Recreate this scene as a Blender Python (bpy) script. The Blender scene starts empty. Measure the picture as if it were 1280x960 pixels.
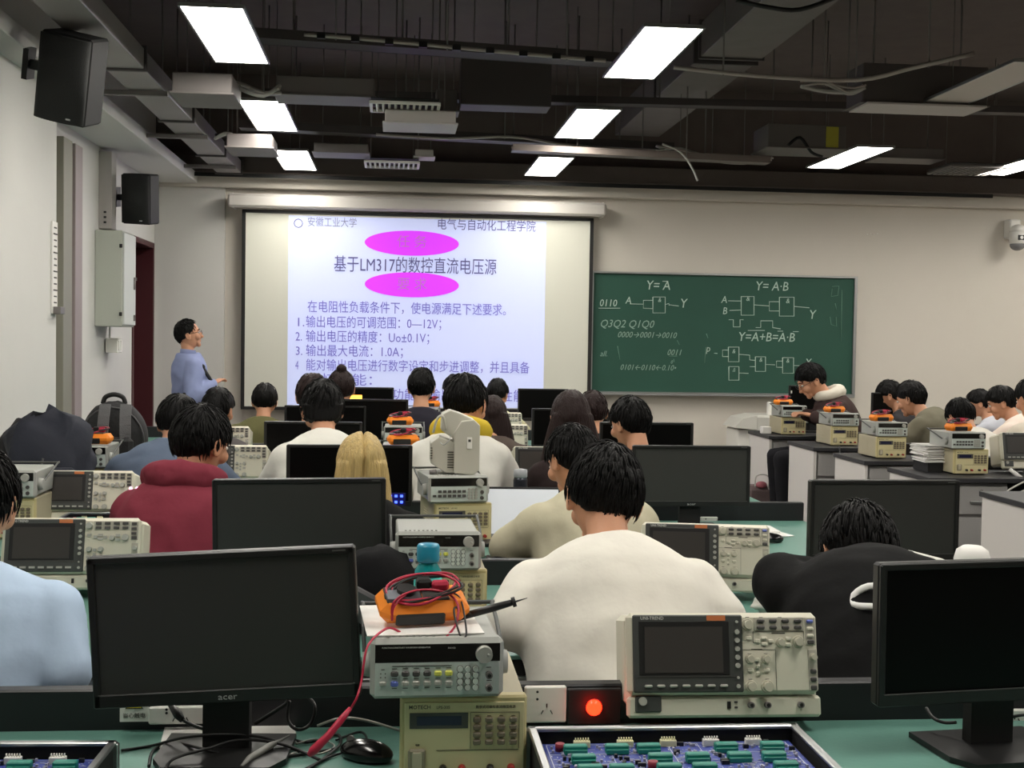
import bpy, bmesh, math, random
from mathutils import Vector, Matrix, Euler, noise

# ------------------------------------------------------------------ camera, world, exposure
S = bpy.context.scene
C = S.collection
PI = math.pi
R = math.radians
H_CAM = 1.55
FPX = 1550.0
cam_d = bpy.data.cameras.new('camera'); cam = bpy.data.objects.new('camera', cam_d); C.objects.link(cam)
cam_d.sensor_width = 36; cam_d.lens = FPX * 36 / 1280; cam_d.clip_start = .05; cam_d.clip_end = 60
CAM_M = Matrix.Rotation(-R(5.45), 4, 'Z') @ Matrix.Rotation(R(90 - 2.05), 4, 'X') @ Matrix.Rotation(.016, 4, 'Z')
cam.matrix_world = Matrix.Translation((0, 0, H_CAM)) @ CAM_M
S.camera = cam
S.view_settings.view_transform = 'Standard'; S.view_settings.look = 'None'
S.view_settings.gamma = 1; S.view_settings.use_curve_mapping = False
S.view_settings.exposure = 2.2
w = bpy.data.worlds.new('world'); S.world = w; w.use_nodes = True
w.node_tree.nodes['Background'].inputs[0].default_value = (.8, .85, 1, 1)
w.node_tree.nodes['Background'].inputs[1].default_value = .02
LIGHT_W = 6.3      # emission strength of a lit ceiling panel

def ray(px, py):
    return (CAM_M.to_3x3() @ Vector(((px - 640) / FPX, -(py - 480) / FPX, -1)))
def at(px, py, Y):                       # point of the picture at depth Y in the room
    d = ray(px, py); t = Y / d.y
    return Vector((d.x * t, Y, H_CAM + d.z * t))
def onz(px, py, z):                      # point of the picture on a horizontal plane
    d = ray(px, py); t = (z - H_CAM) / d.z
    return Vector((d.x * t, d.y * t, z))
def atx(px, py, X):                      # point of the picture on the plane x = X
    d = ray(px, py); t = X / d.x
    return Vector((X, d.y * t, H_CAM + d.z * t))

# ------------------------------------------------------------------ materials
MATS = {}
def mat(name, col, rough=.6, metal=0, emit=0, bump=0, bscale=60, var=0, vscale=6, coat=0, stretch=None, alpha=None, trans=0, ecol=None, spec=.5):
    if name in MATS: return MATS[name]
    m = bpy.data.materials.new(name); m.use_nodes = True; nt = m.node_tree
    b = nt.nodes['Principled BSDF']
    c = tuple((x / 255.0) for x in col); c = tuple(x / 12.92 if x <= .04045 else ((x + .055) / 1.055) ** 2.4 for x in c) + (1,)
    b.inputs['Base Color'].default_value = c; b.inputs['Roughness'].default_value = rough
    b.inputs['Metallic'].default_value = metal; b.inputs['Coat Weight'].default_value = coat
    b.inputs['Specular IOR Level'].default_value = spec
    b.inputs['Transmission Weight'].default_value = trans
    if emit:
        b.inputs['Emission Color'].default_value = c; b.inputs['Emission Strength'].default_value = emit
    co = nt.nodes.new('ShaderNodeTexCoord'); src = co.outputs['Object']
    if stretch:
        mp = nt.nodes.new('ShaderNodeMapping'); mp.inputs['Scale'].default_value = stretch
        nt.links.new(src, mp.inputs[0]); src = mp.outputs[0]
    if var:
        n = nt.nodes.new('ShaderNodeTexNoise'); n.inputs['Scale'].default_value = vscale; n.inputs['Detail'].default_value = 5
        nt.links.new(src, n.inputs['Vector'])
        mx = nt.nodes.new('ShaderNodeMix'); mx.data_type = 'RGBA'
        mx.inputs[6].default_value = tuple(x * (1 - var) for x in c[:3]) + (1,); mx.inputs[7].default_value = tuple(min(1, x * (1 + var)) for x in c[:3]) + (1,)
        nt.links.new(n.outputs[0], mx.inputs[0]); nt.links.new(mx.outputs[2], b.inputs['Base Color'])
    if bump:
        n = nt.nodes.new('ShaderNodeTexNoise'); n.inputs['Scale'].default_value = bscale; n.inputs['Detail'].default_value = 4
        nt.links.new(src, n.inputs['Vector'])
        bp = nt.nodes.new('ShaderNodeBump'); bp.inputs['Strength'].default_value = bump; bp.inputs['Distance'].default_value = .01
        nt.links.new(n.outputs[0], bp.inputs['Height']); nt.links.new(bp.outputs[0], b.inputs['Normal'])
    MATS[name] = m
    return m
def cloth(name, col, bump=.5): return mat('cloth_' + name, col, .9, bump=bump, bscale=9, var=.07, vscale=4, spec=.2)
M_wall = mat('wall_paint', (206, 200, 190), .75, bump=.05, bscale=30, var=.02)
M_walln = mat('wall_paint_cool', (204, 203, 199), .75, bump=.05, bscale=30, var=.02)
M_ceil = mat('ceiling_black_paint', (104, 95, 91), .9, bump=.3, bscale=8, var=.15)
M_floor = mat('floor_tile', (120, 118, 112), .4, var=.08)
M_teal = mat('teal_laminate', (98, 142, 130), .3, var=.05, vscale=10, bump=.04, bscale=80)
M_dark = mat('dark_laminate', (26, 26, 29), .45, var=.35, vscale=5)
M_darktop = mat('grey_worktop', (44, 44, 47), .5, var=.1)
M_cab = mat('cabinet_white', (212, 208, 204), .5)
M_cabg = mat('cabinet_grey', (158, 156, 154), .5)
M_alu = mat('aluminium', (170, 172, 172), .35, .9, var=.05)
M_steel = mat('painted_metal_grey', (120, 116, 114), .5, .3, var=.12)
M_duct = mat('galvanised_duct', (150, 146, 144), .5, .35, var=.12, vscale=3)
M_white = mat('white_plastic', (226, 224, 218), .45)
M_paper = mat('paper', (228, 226, 222), .8)
M_blk = mat('black_plastic', (22, 22, 22), .42)
M_blkm = mat('black_matt_plastic', (17, 17, 18), .7)
M_scr = mat('dark_screen_matt', (46, 46, 44), .5, bump=.02, bscale=300)
M_scr2 = mat('dark_screen_black', (3, 3, 3), .35, spec=.15)
M_beige = mat('beige_instrument_panel', (216, 206, 160), .5, var=.02)
M_beigeb = mat('beige_instrument_case', (176, 168, 142), .55)
M_silver = mat('silver_grey_case', (160, 162, 156), .5)
M_silverp = mat('silver_key_panel', (196, 206, 200), .5)
M_cream = mat('scope_cream', (212, 208, 190), .5)
M_dgrey = mat('scope_dark_grey', (66, 68, 66), .5)
M_btn = mat('button_grey', (170, 170, 162), .5)
M_btnd = mat('button_dark', (72, 70, 68), .5)
M_ink = mat('printed_ink', (58, 56, 52), .7)
M_inkw = mat('printed_white', (205, 205, 200), .7)
M_orange = mat('orange_rubber', (246, 140, 30), .5)
M_yel = mat('yellow_button', (214, 216, 96), .5)
M_blue = mat('blue_button', (96, 112, 190), .5)
M_red = mat('red_cable', (176, 30, 62), .45)
M_blackc = mat('black_cable', (16, 16, 17), .45)
M_whitec = mat('pale_grey_cable', (178, 176, 170), .5)
M_skin = mat('skin', (205, 150, 118), .55, bump=.05, bscale=120, var=.04, vscale=20)
M_hair = mat('black_hair', (8, 7, 7), .55, spec=.16, bump=.3, bscale=60, stretch=(3, 3, .5), var=.3, vscale=30)
M_hairb = mat('dark_brown_hair', (36, 23, 22), .55, spec=.2, bump=.5, bscale=60, stretch=(3, 3, .5), var=.3, vscale=30)
M_blond = mat('blond_hair', (188, 162, 104), .5, bump=.8, bscale=60, stretch=(3, 3, .3), var=.5, vscale=30)

# ------------------------------------------------------------------ mesh builder
class MB:
    def __init__(s): s.v = []; s.f = []; s.M = Matrix.Identity(4); s.sm = []
    def add(s, vs, fs, smooth=False):
        o = len(s.v); s.v += [tuple(s.M @ Vector(p)) for p in vs]
        s.f += [tuple(i + o for i in f) for f in fs]; s.sm += [smooth] * len(fs); return s
    def box(s, c, d, r=0, rot=None):
        hx, hy, hz = d[0] / 2, d[1] / 2, d[2] / 2
        r = min(r, hx * .95, hy * .95, hz * .95)
        Mr = rot.to_matrix() if isinstance(rot, Euler) else rot
        def T(p):
            p = Vector(p)
            if Mr is not None: p = Mr @ p
            return p + Vector(c)
        if r <= 0:
            vs = [T((x * hx, y * hy, z * hz)) for x in (-1, 1) for y in (-1, 1) for z in (-1, 1)]
            return s.add(vs, [(0, 1, 3, 2), (4, 6, 7, 5), (0, 4, 5, 1), (2, 3, 7, 6), (0, 2, 6, 4), (1, 5, 7, 3)])
        vs = []; idx = {}
        for x in (-1, 1):
            for y in (-1, 1):
                for z in (-1, 1):
                    sg = (x, y, z)
                    for a in range(3):
                        p = [sg[i] * ((hx, hy, hz)[i] - (0 if i == a else r)) for i in range(3)]
                        idx[(x, y, z, a)] = len(vs); vs.append(T(p))
        fs = []
        for a in range(3):
            b, c2 = (a + 1) % 3, (a + 2) % 3
            for sg in (-1, 1):
                q = []
                for (u, v_) in ((-1, -1), (1, -1), (1, 1), (-1, 1)):
                    k = [0, 0, 0]; k[a] = sg; k[b] = u; k[c2] = v_
                    q.append(idx[(*k, a)])
                fs.append(tuple(q) if sg > 0 else tuple(q[::-1]))
            for u in (-1, 1):
                for v_ in (-1, 1):
                    k0 = [0, 0, 0]; k1 = [0, 0, 0]
                    k0[b] = k1[b] = u; k0[c2] = k1[c2] = v_; k0[a] = -1; k1[a] = 1
                    q = [idx[(*k0, b)], idx[(*k1, b)], idx[(*k1, c2)], idx[(*k0, c2)]]
                    fs.append(tuple(q) if u * v_ > 0 else tuple(q[::-1]))
        for x in (-1, 1):
            for y in (-1, 1):
                for z in (-1, 1):
                    q = [idx[(x, y, z, 0)], idx[(x, y, z, 1)], idx[(x, y, z, 2)]]
                    fs.append(tuple(q) if x * y * z > 0 else tuple(q[::-1]))
        return s.add(vs, fs)
    def tube(s, pts, rad, n=8, caps=True):
        pts = [Vector(p) for p in pts]
        rr = rad if isinstance(rad, (list, tuple)) else [rad] * len(pts)
        vs = []; prev = None
        for i, p in enumerate(pts):
            t = (pts[min(i + 1, len(pts) - 1)] - pts[max(i - 1, 0)])
            t = t.normalized() if t.length > 1e-9 else Vector((0, 0, 1))
            if prev is None: u = t.orthogonal().normalized()
            else:
                u = prev - t * prev.dot(t)
                u = u.normalized() if u.length > 1e-6 else t.orthogonal().normalized()
            prev = u; w_ = t.cross(u)
            for k in range(n):
                a = 2 * PI * k / n
                vs.append(p + (u * math.cos(a) + w_ * math.sin(a)) * rr[i])
        fs = []
        for i in range(len(pts) - 1):
            for k in range(n):
                fs.append((i * n + k, i * n + (k + 1) % n, (i + 1) * n + (k + 1) % n, (i + 1) * n + k))
        s.add(vs, fs, True)
        if caps:
            o = len(s.v) - len(vs)
            s.f.append(tuple(o + k for k in range(n))[::-1]); s.sm.append(False)
            o2 = o + (len(pts) - 1) * n
            s.f.append(tuple(o2 + k for k in range(n))); s.sm.append(False)
        return s
    def cyl(s, p0, p1, r0, r1=None, n=16): return s.tube([p0, p1], [r0, r0 if r1 is None else r1], n)
    def ell(s, c, r, nu=16, nv=10, rot=None, fn=None):
        c = Vector(c); r = (r, r, r) if not isinstance(r, (tuple, list)) else r
        Mr = rot.to_matrix() if isinstance(rot, Euler) else rot
        vs = []
        def P(d):
            p = Vector((d.x * r[0], d.y * r[1], d.z * r[2]))
            if fn: p = fn(d, p)
            if Mr is not None: p = Mr @ p
            return p + c
        vs.append(P(Vector((0, 0, -1))))
        for j in range(1, nv):
            th = PI * j / nv - PI / 2
            for i in range(nu):
                a = 2 * PI * i / nu
                vs.append(P(Vector((math.cos(th) * math.cos(a), math.cos(th) * math.sin(a), math.sin(th)))))
        vs.append(P(Vector((0, 0, 1))))
        fs = [(0, 1 + (i + 1) % nu, 1 + i) for i in range(nu)]
        for j in range(nv - 2):
            for i in range(nu):
                a = 1 + j * nu + i; b = 1 + j * nu + (i + 1) % nu
                fs.append((a, b, b + nu, a + nu))
        t = len(vs) - 1; o = 1 + (nv - 2) * nu
        fs += [(o + i, o + (i + 1) % nu, t) for i in range(nu)]
        return s.add(vs, fs, True)
    def lathe(s, prof, n=24, c=(0, 0, 0)):           # prof: [(r, z)]
        vs = []; c = Vector(c)
        for (r, z) in prof:
            for k in range(n):
                a = 2 * PI * k / n; vs.append(c + Vector((r * math.cos(a), r * math.sin(a), z)))
        fs = [(i * n + k, i * n + (k + 1) % n, (i + 1) * n + (k + 1) % n, (i + 1) * n + k) for i in range(len(prof) - 1) for k in range(n)]
        s.add(vs, fs, True)
        o = len(s.v) - len(vs)
        s.f.append(tuple(o + k for k in range(n))[::-1]); s.sm.append(False)
        o += (len(prof) - 1) * n; s.f.append(tuple(o + k for k in range(n))); s.sm.append(False)
        return s
    def prism(s, poly, d0, d1, plane='xz'):          # polygon (2d) extruded along the third axis
        n = len(poly)
        def V(p, d):
            return {'xz': (p[0], d, p[1]), 'xy': (p[0], p[1], d), 'yz': (d, p[0], p[1])}[plane]
        vs = [V(p, d0) for p in poly] + [V(p, d1) for p in poly]
        fs = [tuple(range(n)), tuple(range(2 * n - 1, n - 1, -1))] + [(i, (i + 1) % n, n + (i + 1) % n, n + i) for i in range(n)]
        return s.add(vs, fs)
    def loft(s, rings, caps=True, smooth=True):
        n = len(rings[0]); vs = [p for r_ in rings for p in r_]
        fs = [(i * n + k, i * n + (k + 1) % n, (i + 1) * n + (k + 1) % n, (i + 1) * n + k) for i in range(len(rings) - 1) for k in range(n)]
        if caps: fs += [tuple(range(n))[::-1], tuple((len(rings) - 1) * n + k for k in range(n))]
        return s.add(vs, fs, smooth)
    def mesh(s, name, m):
        me = bpy.data.meshes.new(name); me.from_pydata(s.v, [], s.f)
        bm = bmesh.new(); bm.from_mesh(me); bmesh.ops.recalc_face_normals(bm, faces=bm.faces); bm.to_mesh(me); bm.free()
        me.polygons.foreach_set('use_smooth', s.sm)
        if m: me.materials.append(m)
        return me
    def build(s, name, m, parent=None, loc=None):
        o = bpy.data.objects.new(name, s.mesh(name, m)); C.objects.link(o)
        if parent: o.parent = parent
        if loc: o.location = loc
        return o

def tag(o, label=None, cat=None, group=None, kind=None):
    if label: o['label'] = label
    if cat: o['category'] = cat
    if group: o['group'] = group
    if kind: o['kind'] = kind
    return o
def empty(name, loc=(0, 0, 0), rz=0, label=None, cat=None, group=None, rot=None, s=1):
    o = bpy.data.objects.new(name, None); C.objects.link(o); o.location = loc
    o.rotation_euler = rot if rot else (0, 0, rz); o.empty_display_size = .05; o.scale = (s, s, s)
    return tag(o, label, cat, group)
def struct(name, mb, m): return tag(mb.build(name, m), kind='structure')
def copy_tree(o, parent=None):
    c = o.copy(); C.objects.link(c)
    if parent: c.parent = parent
    for ch in list(o.children): copy_tree(ch, c)
    return c
def place(o, loc, rz=0, label=None, group=None, s=1, rot=None):
    o.location = loc; o.rotation_euler = rot if rot else (0, 0, rz); o.scale = (s, s, s)
    if label: o['label'] = label
    if group: o['group'] = group
    return o
def dupe(o, *a, **k): return place(copy_tree(o), *a, **k)
def spline(pts, sub=6):
    pts = [Vector(p) for p in pts]; out = []
    for i in range(len(pts) - 1):
        p0 = pts[max(i - 1, 0)]; p1 = pts[i]; p2 = pts[i + 1]; p3 = pts[min(i + 2, len(pts) - 1)]
        for k in range(sub):
            t = k / sub
            out.append(.5 * ((2 * p1) + (p2 - p0) * t + (2 * p0 - 5 * p1 + 4 * p2 - p3) * t * t + (3 * p1 - p0 - 3 * p2 + p3) * t ** 3))
    out.append(pts[-1]); return out
def cable(name, pts, r, m, label, cat='cable', group=None, parent=None, sub=8):
    b = MB(); b.tube(spline(pts, sub), r, 6); o = b.build(name, m, parent)
    if not parent: tag(o, label, cat, group)
    return o
def text(body, size, m, parent, loc, rot=(PI / 2, 0, 0), name='lettering', align='CENTER', depth=.0003, sx=1, shear=0, bold=0):
    cu = bpy.data.curves.new(name, 'FONT'); cu.body = body; cu.size = size; cu.align_x = align; cu.align_y = 'CENTER'
    cu.extrude = depth; cu.shear = shear; cu.offset = bold; cu.resolution_u = 2
    t = bpy.data.objects.new(name, cu); C.objects.link(t)
    me = bpy.data.meshes.new_from_object(t.evaluated_get(bpy.context.evaluated_depsgraph_get()))
    bpy.data.objects.remove(t); bpy.data.curves.remove(cu)
    me.materials.clear(); me.materials.append(m); me.name = name
    o = bpy.data.objects.new(name, me); C.objects.link(o)
    if parent: o.parent = parent
    o.location = loc; o.rotation_euler = rot; o.scale = (sx, 1, 1)
    return o
# ------------------------------------------------------------------ room shell
YF = 12.4; XL = -2.33; XR = 8.0; YB = -3.0; ZC = 4.1
struct('floor', MB().box(((XL + XR) / 2, (YB + YF) / 2, -.05), (XR - XL + .4, YF - YB + .4, .1)), M_floor)
struct('ceiling', MB().box(((XL + XR) / 2, (YB + YF) / 2, ZC + .05), (XR - XL + .4, YF - YB + .4, .1)), M_ceil)
struct('wall_front', MB().box(((XL + XR) / 2, YF + .1, 1.55), (XR - XL + .4, .2, 3.1)), M_wall)
struct('wall_front_upper', MB().box(((XL + XR) / 2, YF + .1, 3.6), (XR - XL + .4, .2, 1.0)), M_ceil)
struct('wall_right', MB().box((XR + .1, (YB + YF) / 2, 2.05), (.2, YF - YB, 4.1)), M_wall)
struct('wall_back', MB().box(((XL + XR) / 2, YB - .1, 2.05), (XR - XL + .4, .2, 4.1)), M_wall)
# left wall with the doorway beside the front corner
D0, D1, DZ = atx(165, 400, XL).y, atx(191, 400, XL).y, 2.42
lw = MB(); lw.box((XL - .1, (YB + D0) / 2, 2.05), (.2, D0 - YB, 4.1)); lw.box((XL - .1, (D1 + YF) / 2, 2.05), (.2, YF - D1, 4.1))
lw.box((XL - .1, (D0 + D1) / 2, (DZ + 4.1) / 2), (.2, D1 - D0, 4.1 - DZ))
struct('wall_left', lw, M_walln)
M_maroon = mat('dark_red_door', (70, 24, 30), .45)
dr = MB(); dr.box((XL - .2, (D0 + D1) / 2, 1.0), (.05, D1 - D0, 2.0), .004)
door = struct('door_1', dr, M_maroon)
MB().box((XL - .165, (D0 + D1) / 2, 2.25), (.02, D1 - D0 - .1, .3)).build('transom_pane', mat('dark_glass', (20, 8, 10), .15), door)
MB().box((XL - .16, D1 - .4, 2.07), (.06, .6, .03)).build('transom_rail', M_steel, door)
fr = MB(); fr.box((XL - .09, D0 + .015, DZ / 2), (.2, .05, DZ)); fr.box((XL - .09, D1 - .015, DZ / 2), (.2, .05, DZ)); fr.box((XL - .09, (D0 + D1) / 2, DZ - .02), (.2, D1 - D0, .05))
fr.build('door_frame', M_maroon, door)
# pillar, soffit and front bulkhead
struct('wall_left_pillar', MB().box(((XL - 2.08) / 2, 5.45, 1.6), (XL * -1 - 2.08, 4.9, 3.2), .004), M_walln)
struct('trim_1', MB().box(((XL - 1.91) / 2, (YB + YF) / 2, 3.06), (.42, YF - YB, .1), .004), M_walln)
struct('trim_2', MB().box(((XL + XR) / 2, YF - .06, 3.04), (XR - XL, .14, .12), .006), M_wall)
struct('trim_3', MB().box(((XL + XR) / 2, YF - .15, 3.185), (XR - XL, .3, .17), .01), mat('dark_concrete', (92, 84, 80), .85, var=.2, vscale=3, bump=.2))
struct('trim_4', MB().box((1.8, YF - .32, 3.075), (8.4, .02, .035)), M_blkm)
# small shallow ledge of the front wall left of the screen
struct('trim_5', MB().box(((XL - 1.66) / 2, YF - .02, 1.5), (XL * -1 - 1.66, .05, 3.0), .004), M_walln)
# grey metal window jamb strips behind the pillar
for i, (x0, x1, m) in enumerate(((70, 81, mat('olive_metal', (132, 130, 118), .5)), (85, 94, mat('mauve_metal', (146, 134, 134), .5)))):
    ya = atx(x0, 400, XL).y; yb = atx(x1, 400, XL).y
    struct('window_%d' % (i + 1), MB().box((XL + .02, (ya + yb) / 2, 1.45), (.06, (yb - ya), 2.9), .004), m)
p = at(66, 335, 7.85)
o = MB(); o.box((-2.074, 7.83, p.z), (.01, .11, .56), .001); ms = o.build('marker_strip', M_paper); tag(ms, 'narrow white strip with black marks on the pillar edge', 'strip')
for k in range(14):
    MB().box((-2.067, 7.83, p.z - .25 + .038 * k), (.004, .05 if k % 3 else .075, .008)).build('mark', M_ink, ms)
o = MB(); o.box((-2.05, 7.84, at(68, 388, 7.84).z), (.05, .1, .045), .003); tag(o.build('wall_bracket', M_steel), 'small grey bracket on the pillar edge under the marked strip', 'bracket')

# ---------------- ceiling light panels
M_glow = mat('lit_diffuser', (255, 250, 240), .5, emit=LIGHT_W)
M_off = mat('unlit_diffuser', (196, 188, 180), .5)
def light_panel(px, py, label, zl=3.12, on=True, loc=None, rz=0):
    p = Vector(loc) if loc else onz(px, py, zl)
    e = empty('ceiling_light', p, rz, label, 'ceiling light', 'long light panels hung from the ceiling')
    f = MB()
    for s_ in (-1, 1):
        f.box((s_ * .152, 0, .008), (.012, 1.23, .02), .002); f.box((0, s_ * .61, .008), (.30, .012, .02), .002)
    f.box((0, 0, .016), (.3, 1.21, .004)); f.build('frame', M_alu, e)
    MB().box((0, 0, .006), (.292, 1.205, .01)).build('diffuser', M_glow if on else M_off, e)
    for s_ in (-1, 1):
        MB().cyl((0, s_ * .5, .04), (0, s_ * .5, ZC - p.z), .003, n=5).build('hanging_rod', M_steel, e)
    return e
light_panel(285, 47, 'lit ceiling panel nearest on the left, above and left of the screen')
light_panel(337, 146, 'lit ceiling panel second in the left row, between the near one and the smallest')
light_panel(369, 201, 'smallest lit ceiling panel of the left row, just above the screen')
light_panel(812, 69, 'largest lit ceiling panel, nearest in the row right of the screen')
light_panel(732, 156, 'lit ceiling panel second in the right row above the screen')
light_panel(685, 209, 'small lit ceiling panel right above the screen top edge')
light_panel(1060, 198, 'lit ceiling panel above the right part of the blackboard wall')
light_panel(1278, 207, 'lit ceiling panel cut by the right picture edge')
light_panel(1236, 106, 'unlit grey ceiling panel at the upper right', zl=3.15, on=False)
for (x, y, wh) in ((-.87, 4.2, 'between the first two desks, left'), (1.43, 4.2, 'between the first two desks, middle'), (3.8, 4.2, 'before the nearest right bench'), (6.2, 4.2, 'at the right wall, near'), (-.87, 1.8, 'above the camera, left'), (1.43, 1.8, 'above the camera, middle'), (3.8, 1.8, 'above the camera, right'), (5.6, 8.6, 'added over the right benches to brighten the front wall, middle'), (7.0, 10.9, 'added in the far right corner to brighten the front wall'), (5.6, 6.6, 'added over the right benches to brighten the front wall, near')):  # last three are made-up fill panels, added to brighten the front wall's right side
    light_panel(0, 0, 'lit ceiling panel outside the picture, ' + wh, loc=(x, y, 3.12))

# ---------------- duct along the left wall
duct = empty('air_duct', (-1.585, 0, 3.09), 0, 'long pale metal duct under the ceiling along the left wall', 'duct')
ys = [1.5, 4.6, 7.46, 9.2, 10.9, 12.05]
for a, b in zip(ys, ys[1:]):
    MB().box((0, (a + b) / 2, .06), (.23, b - a - .02, .12), .004).build('duct_section', M_duct, duct)
for y in ys[1:]:
    f = MB(); f.box((0, y, .06), (.26, .03, .15), .003); f.build('flange', mat('dark_flange', (70, 66, 66), .5), duct)
for i, y in enumerate((7.9, 9.6, 11.3)):
    f = MB(); f.box((-.14, y + .2, -.02), (.55, .04, .03)); f.cyl((.1, y + .2, 0), (.1, y + .2, .95), .006, n=6); f.cyl((-.1, y + .2, 0), (-.1, y + .2, .95), .006, n=6)
    f.build('support_bracket', M_steel, duct)
# slanting duct on the right
d2 = empty('air_duct', (2.33, 0, 3.55), 0, 'wide grey duct running away above the blackboard side', 'duct')
for a, b in ((3, 6.1), (6.12, 8.6), (8.75, 10.1), (10.12, 12.0)):
    MB().box((0, (a + b) / 2, .12), (.44, b - a - .02, .24), .005).build('duct_section', mat('grey_duct', (118, 112, 110), .55, .2, var=.15), d2)
for y in (6.1, 8.6, 8.75, 10.1):
    MB().box((0, y, .12), (.47, .03, .27), .003).build('flange', mat('dark_flange', (70, 66, 66), .5), d2)
# ---------------- pipes and cable trays across the ceiling
def pipe(name, pts, r, m, label, cat='pipe', clips=0):
    e = empty(name, (0, 0, 0), 0, label, cat)
    MB().tube(spline(pts, 4), r, 8).build('pipe', m, e)
    sp = spline(pts, 8)
    for k in range(clips):
        q = sp[int((k + .5) / clips * (len(sp) - 1))]
        MB().tube([q + Vector((0, 0, -.02)), q + Vector((0, 0, ZC - q.z))], .006, 5).build('hanger', M_steel, e)
    return e
M_pipe = mat('pale_conduit', (176, 168, 162), .4, .3); M_dp = mat('dark_pipe', (66, 60, 60), .6)
pipe('conduit', [at(380, 43, 7.6), at(480, 51, 7.6), at(640, 66, 7.6), at(757, 76, 7.6)], .012, M_pipe, 'pale thin conduit crossing the dark ceiling over the screen', clips=3)
pipe('conduit', [at(842, 84, 7.6), at(950, 95, 7.6), at(1070, 100, 7.6), at(1140, 85, 7.4), at(1218, 67, 7.2)], .014, M_pipe, 'pale bent conduit crossing the ceiling right of the near light', clips=3)
pipe('conduit', [at(470, 168, 10), at(560, 173, 10), at(640, 171, 10), at(700, 180, 10), at(770, 186, 10), at(850, 190, 10)], .012, M_pipe, 'far pale conduit above the screen, sagging slightly', clips=4)
pipe('conduit', [at(828, 180, 9.6), at(850, 190, 9.6), at(864, 208, 9.6), at(872, 226, 9.6)], .008, M_whitec, 'loose pale cable end hanging from the ceiling over the blackboard', 'cable', clips=1)
def bar(name, p0, p1, w_, h_, m, label, cat='cable tray', hang=0):
    e = empty(name, (0, 0, 0), 0, label, cat)
    d = p1 - p0; L = d.length; rot = d.to_track_quat('X', 'Z').to_matrix()
    b = MB(); b.box((p0 + p1) / 2, (L, w_, h_ * .25), 0, rot)
    for s_ in (-1, 1): b.box((p0 + p1) / 2 + rot @ Vector((0, s_ * w_ / 2, h_ * .35)), (L, .008, h_), 0, rot)
    b.build('tray', m, e)
    r_ = MB(); n = max(2, int(L / .35))
    for k in range(n): r_.box(p0 + d * ((k + .5) / n) + Vector((0, 0, h_ * .15)), (.03, w_, .012), 0, rot)
    r_.build('rungs', m, e)['kind'] = 'stuff'
    for k in range(hang):
        q = p0 + d * ((k + .5) / hang)
        MB().cyl(q, (q.x, q.y, ZC), .006, n=5).build('hanging_rod', M_steel, e)
    return e
bar('cable_tray', at(300, 48, 7.8), at(830, 84, 7.8), .18, .06, M_dp, 'dark cable tray under the ceiling across the middle', hang=4)
bar('cable_tray', at(330, 120, 9.0), at(1290, 142, 9.0), .12, .05, M_dp, 'dark cable tray running straight across behind the near lights', hang=5)
bar('cable_tray', at(300, 160, 10.1), at(840, 188, 10.1), .16, .06, M_dp, 'far dark cable tray above the projection screen', hang=4)
bar('cable_tray', at(640, 188, 9.75), at(960, 204, 9.75), .14, .05, mat('bright_tray', (120, 110, 104), .5, .4), 'short bright metal cable tray above the blackboard', hang=2)
bar('cable_tray', at(470, 300 - 40 * 8, 6.0), at(1400, -30, 6.0), .16, .06, M_dp, 'dark cable tray above the upper picture edge')
e = pipe('power_cable', [at(920, 0, 6.2), at(960, 9, 6.2), at(1000, 12, 6.2), at(1050, -5, 6.2)], .012, M_blackc, 'black cable sagging at the top edge above the right duct', 'cable')
pipe('power_cable', [at(985, 182, 9.4), at(1000, 172, 9.4), at(1014, 190, 9.4), at(1028, 196, 9.4)], .012, M_blackc, 'black looped cable below the grey box on the ceiling', 'cable')
pipe('power_cable', [at(1120, 105, 8), at(1122, 125, 8), at(1140, 120, 8), at(1160, 108, 8)], .010, M_blackc, 'black cable loop hanging under the pale panel upper right', 'cable')
# ceiling boxes
def cbox(name, x0, y0, x1, y1, Y, dep, m, label, cat, lip=True):
    a = at(x0, y1, Y); b = at(x1, y0, Y)
    e = empty(name, ((a.x + b.x) / 2, Y, a.z), 0, label, cat)
    W_, H_ = b.x - a.x, b.z - a.z
    MB().box((0, dep / 2, H_ / 2), (W_, dep, H_), .006).build('casing', m, e)
    if lip: MB().box((0, dep / 2, .004), (W_ + .03, dep + .03, .012), .003).build('lower_lip', m, e)
    for s_ in (-1, 1):
        MB().cyl((s_ * W_ * .35, dep / 2, H_), (s_ * W_ * .35, dep / 2, ZC - a.z), .005, n=5).build('hanging_rod', M_steel, e)
    return e, W_, H_
M_lbox = mat('pale_box', (196, 190, 186), .6); M_gbox = mat('grey_box', (116, 110, 108), .6)
cbox('ceiling_box', 481, 139, 570, 153, 8.2, .35, M_lbox, 'white metal box hanging beside the near air grille', 'box')
cbox('ceiling_box', 545, 112, 572, 139, 8.6, .2, M_gbox, 'small grey box behind the white metal box', 'box')
cbox('ceiling_box', 519, 187, 542, 196, 10.4, .2, M_lbox, 'small pale box beside the far air grille', 'box')
cbox('ceiling_box', 345, 98, 468, 118, 8.1, .3, M_gbox, 'long grey duct box left of the near air grille', 'box')
cbox('ceiling_box', 392, 180, 460, 190, 10.2, .3, M_gbox, 'far grey duct box left of the far air grille', 'box')
cbox('ceiling_box', 215, 92, 290, 116, 7.6, .45, M_gbox, 'grey duct stub beside the left metal duct', 'box')
cbox('ceiling_box', 283, 168, 340, 184, 9.6, .45, M_gbox, 'far grey duct stub beside the left metal duct', 'box')
cbox('ceiling_box', 576, 74, 690, 130, 8.4, .25, M_dp, 'dark flat housing in the middle of the ceiling', 'box', False)
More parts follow.
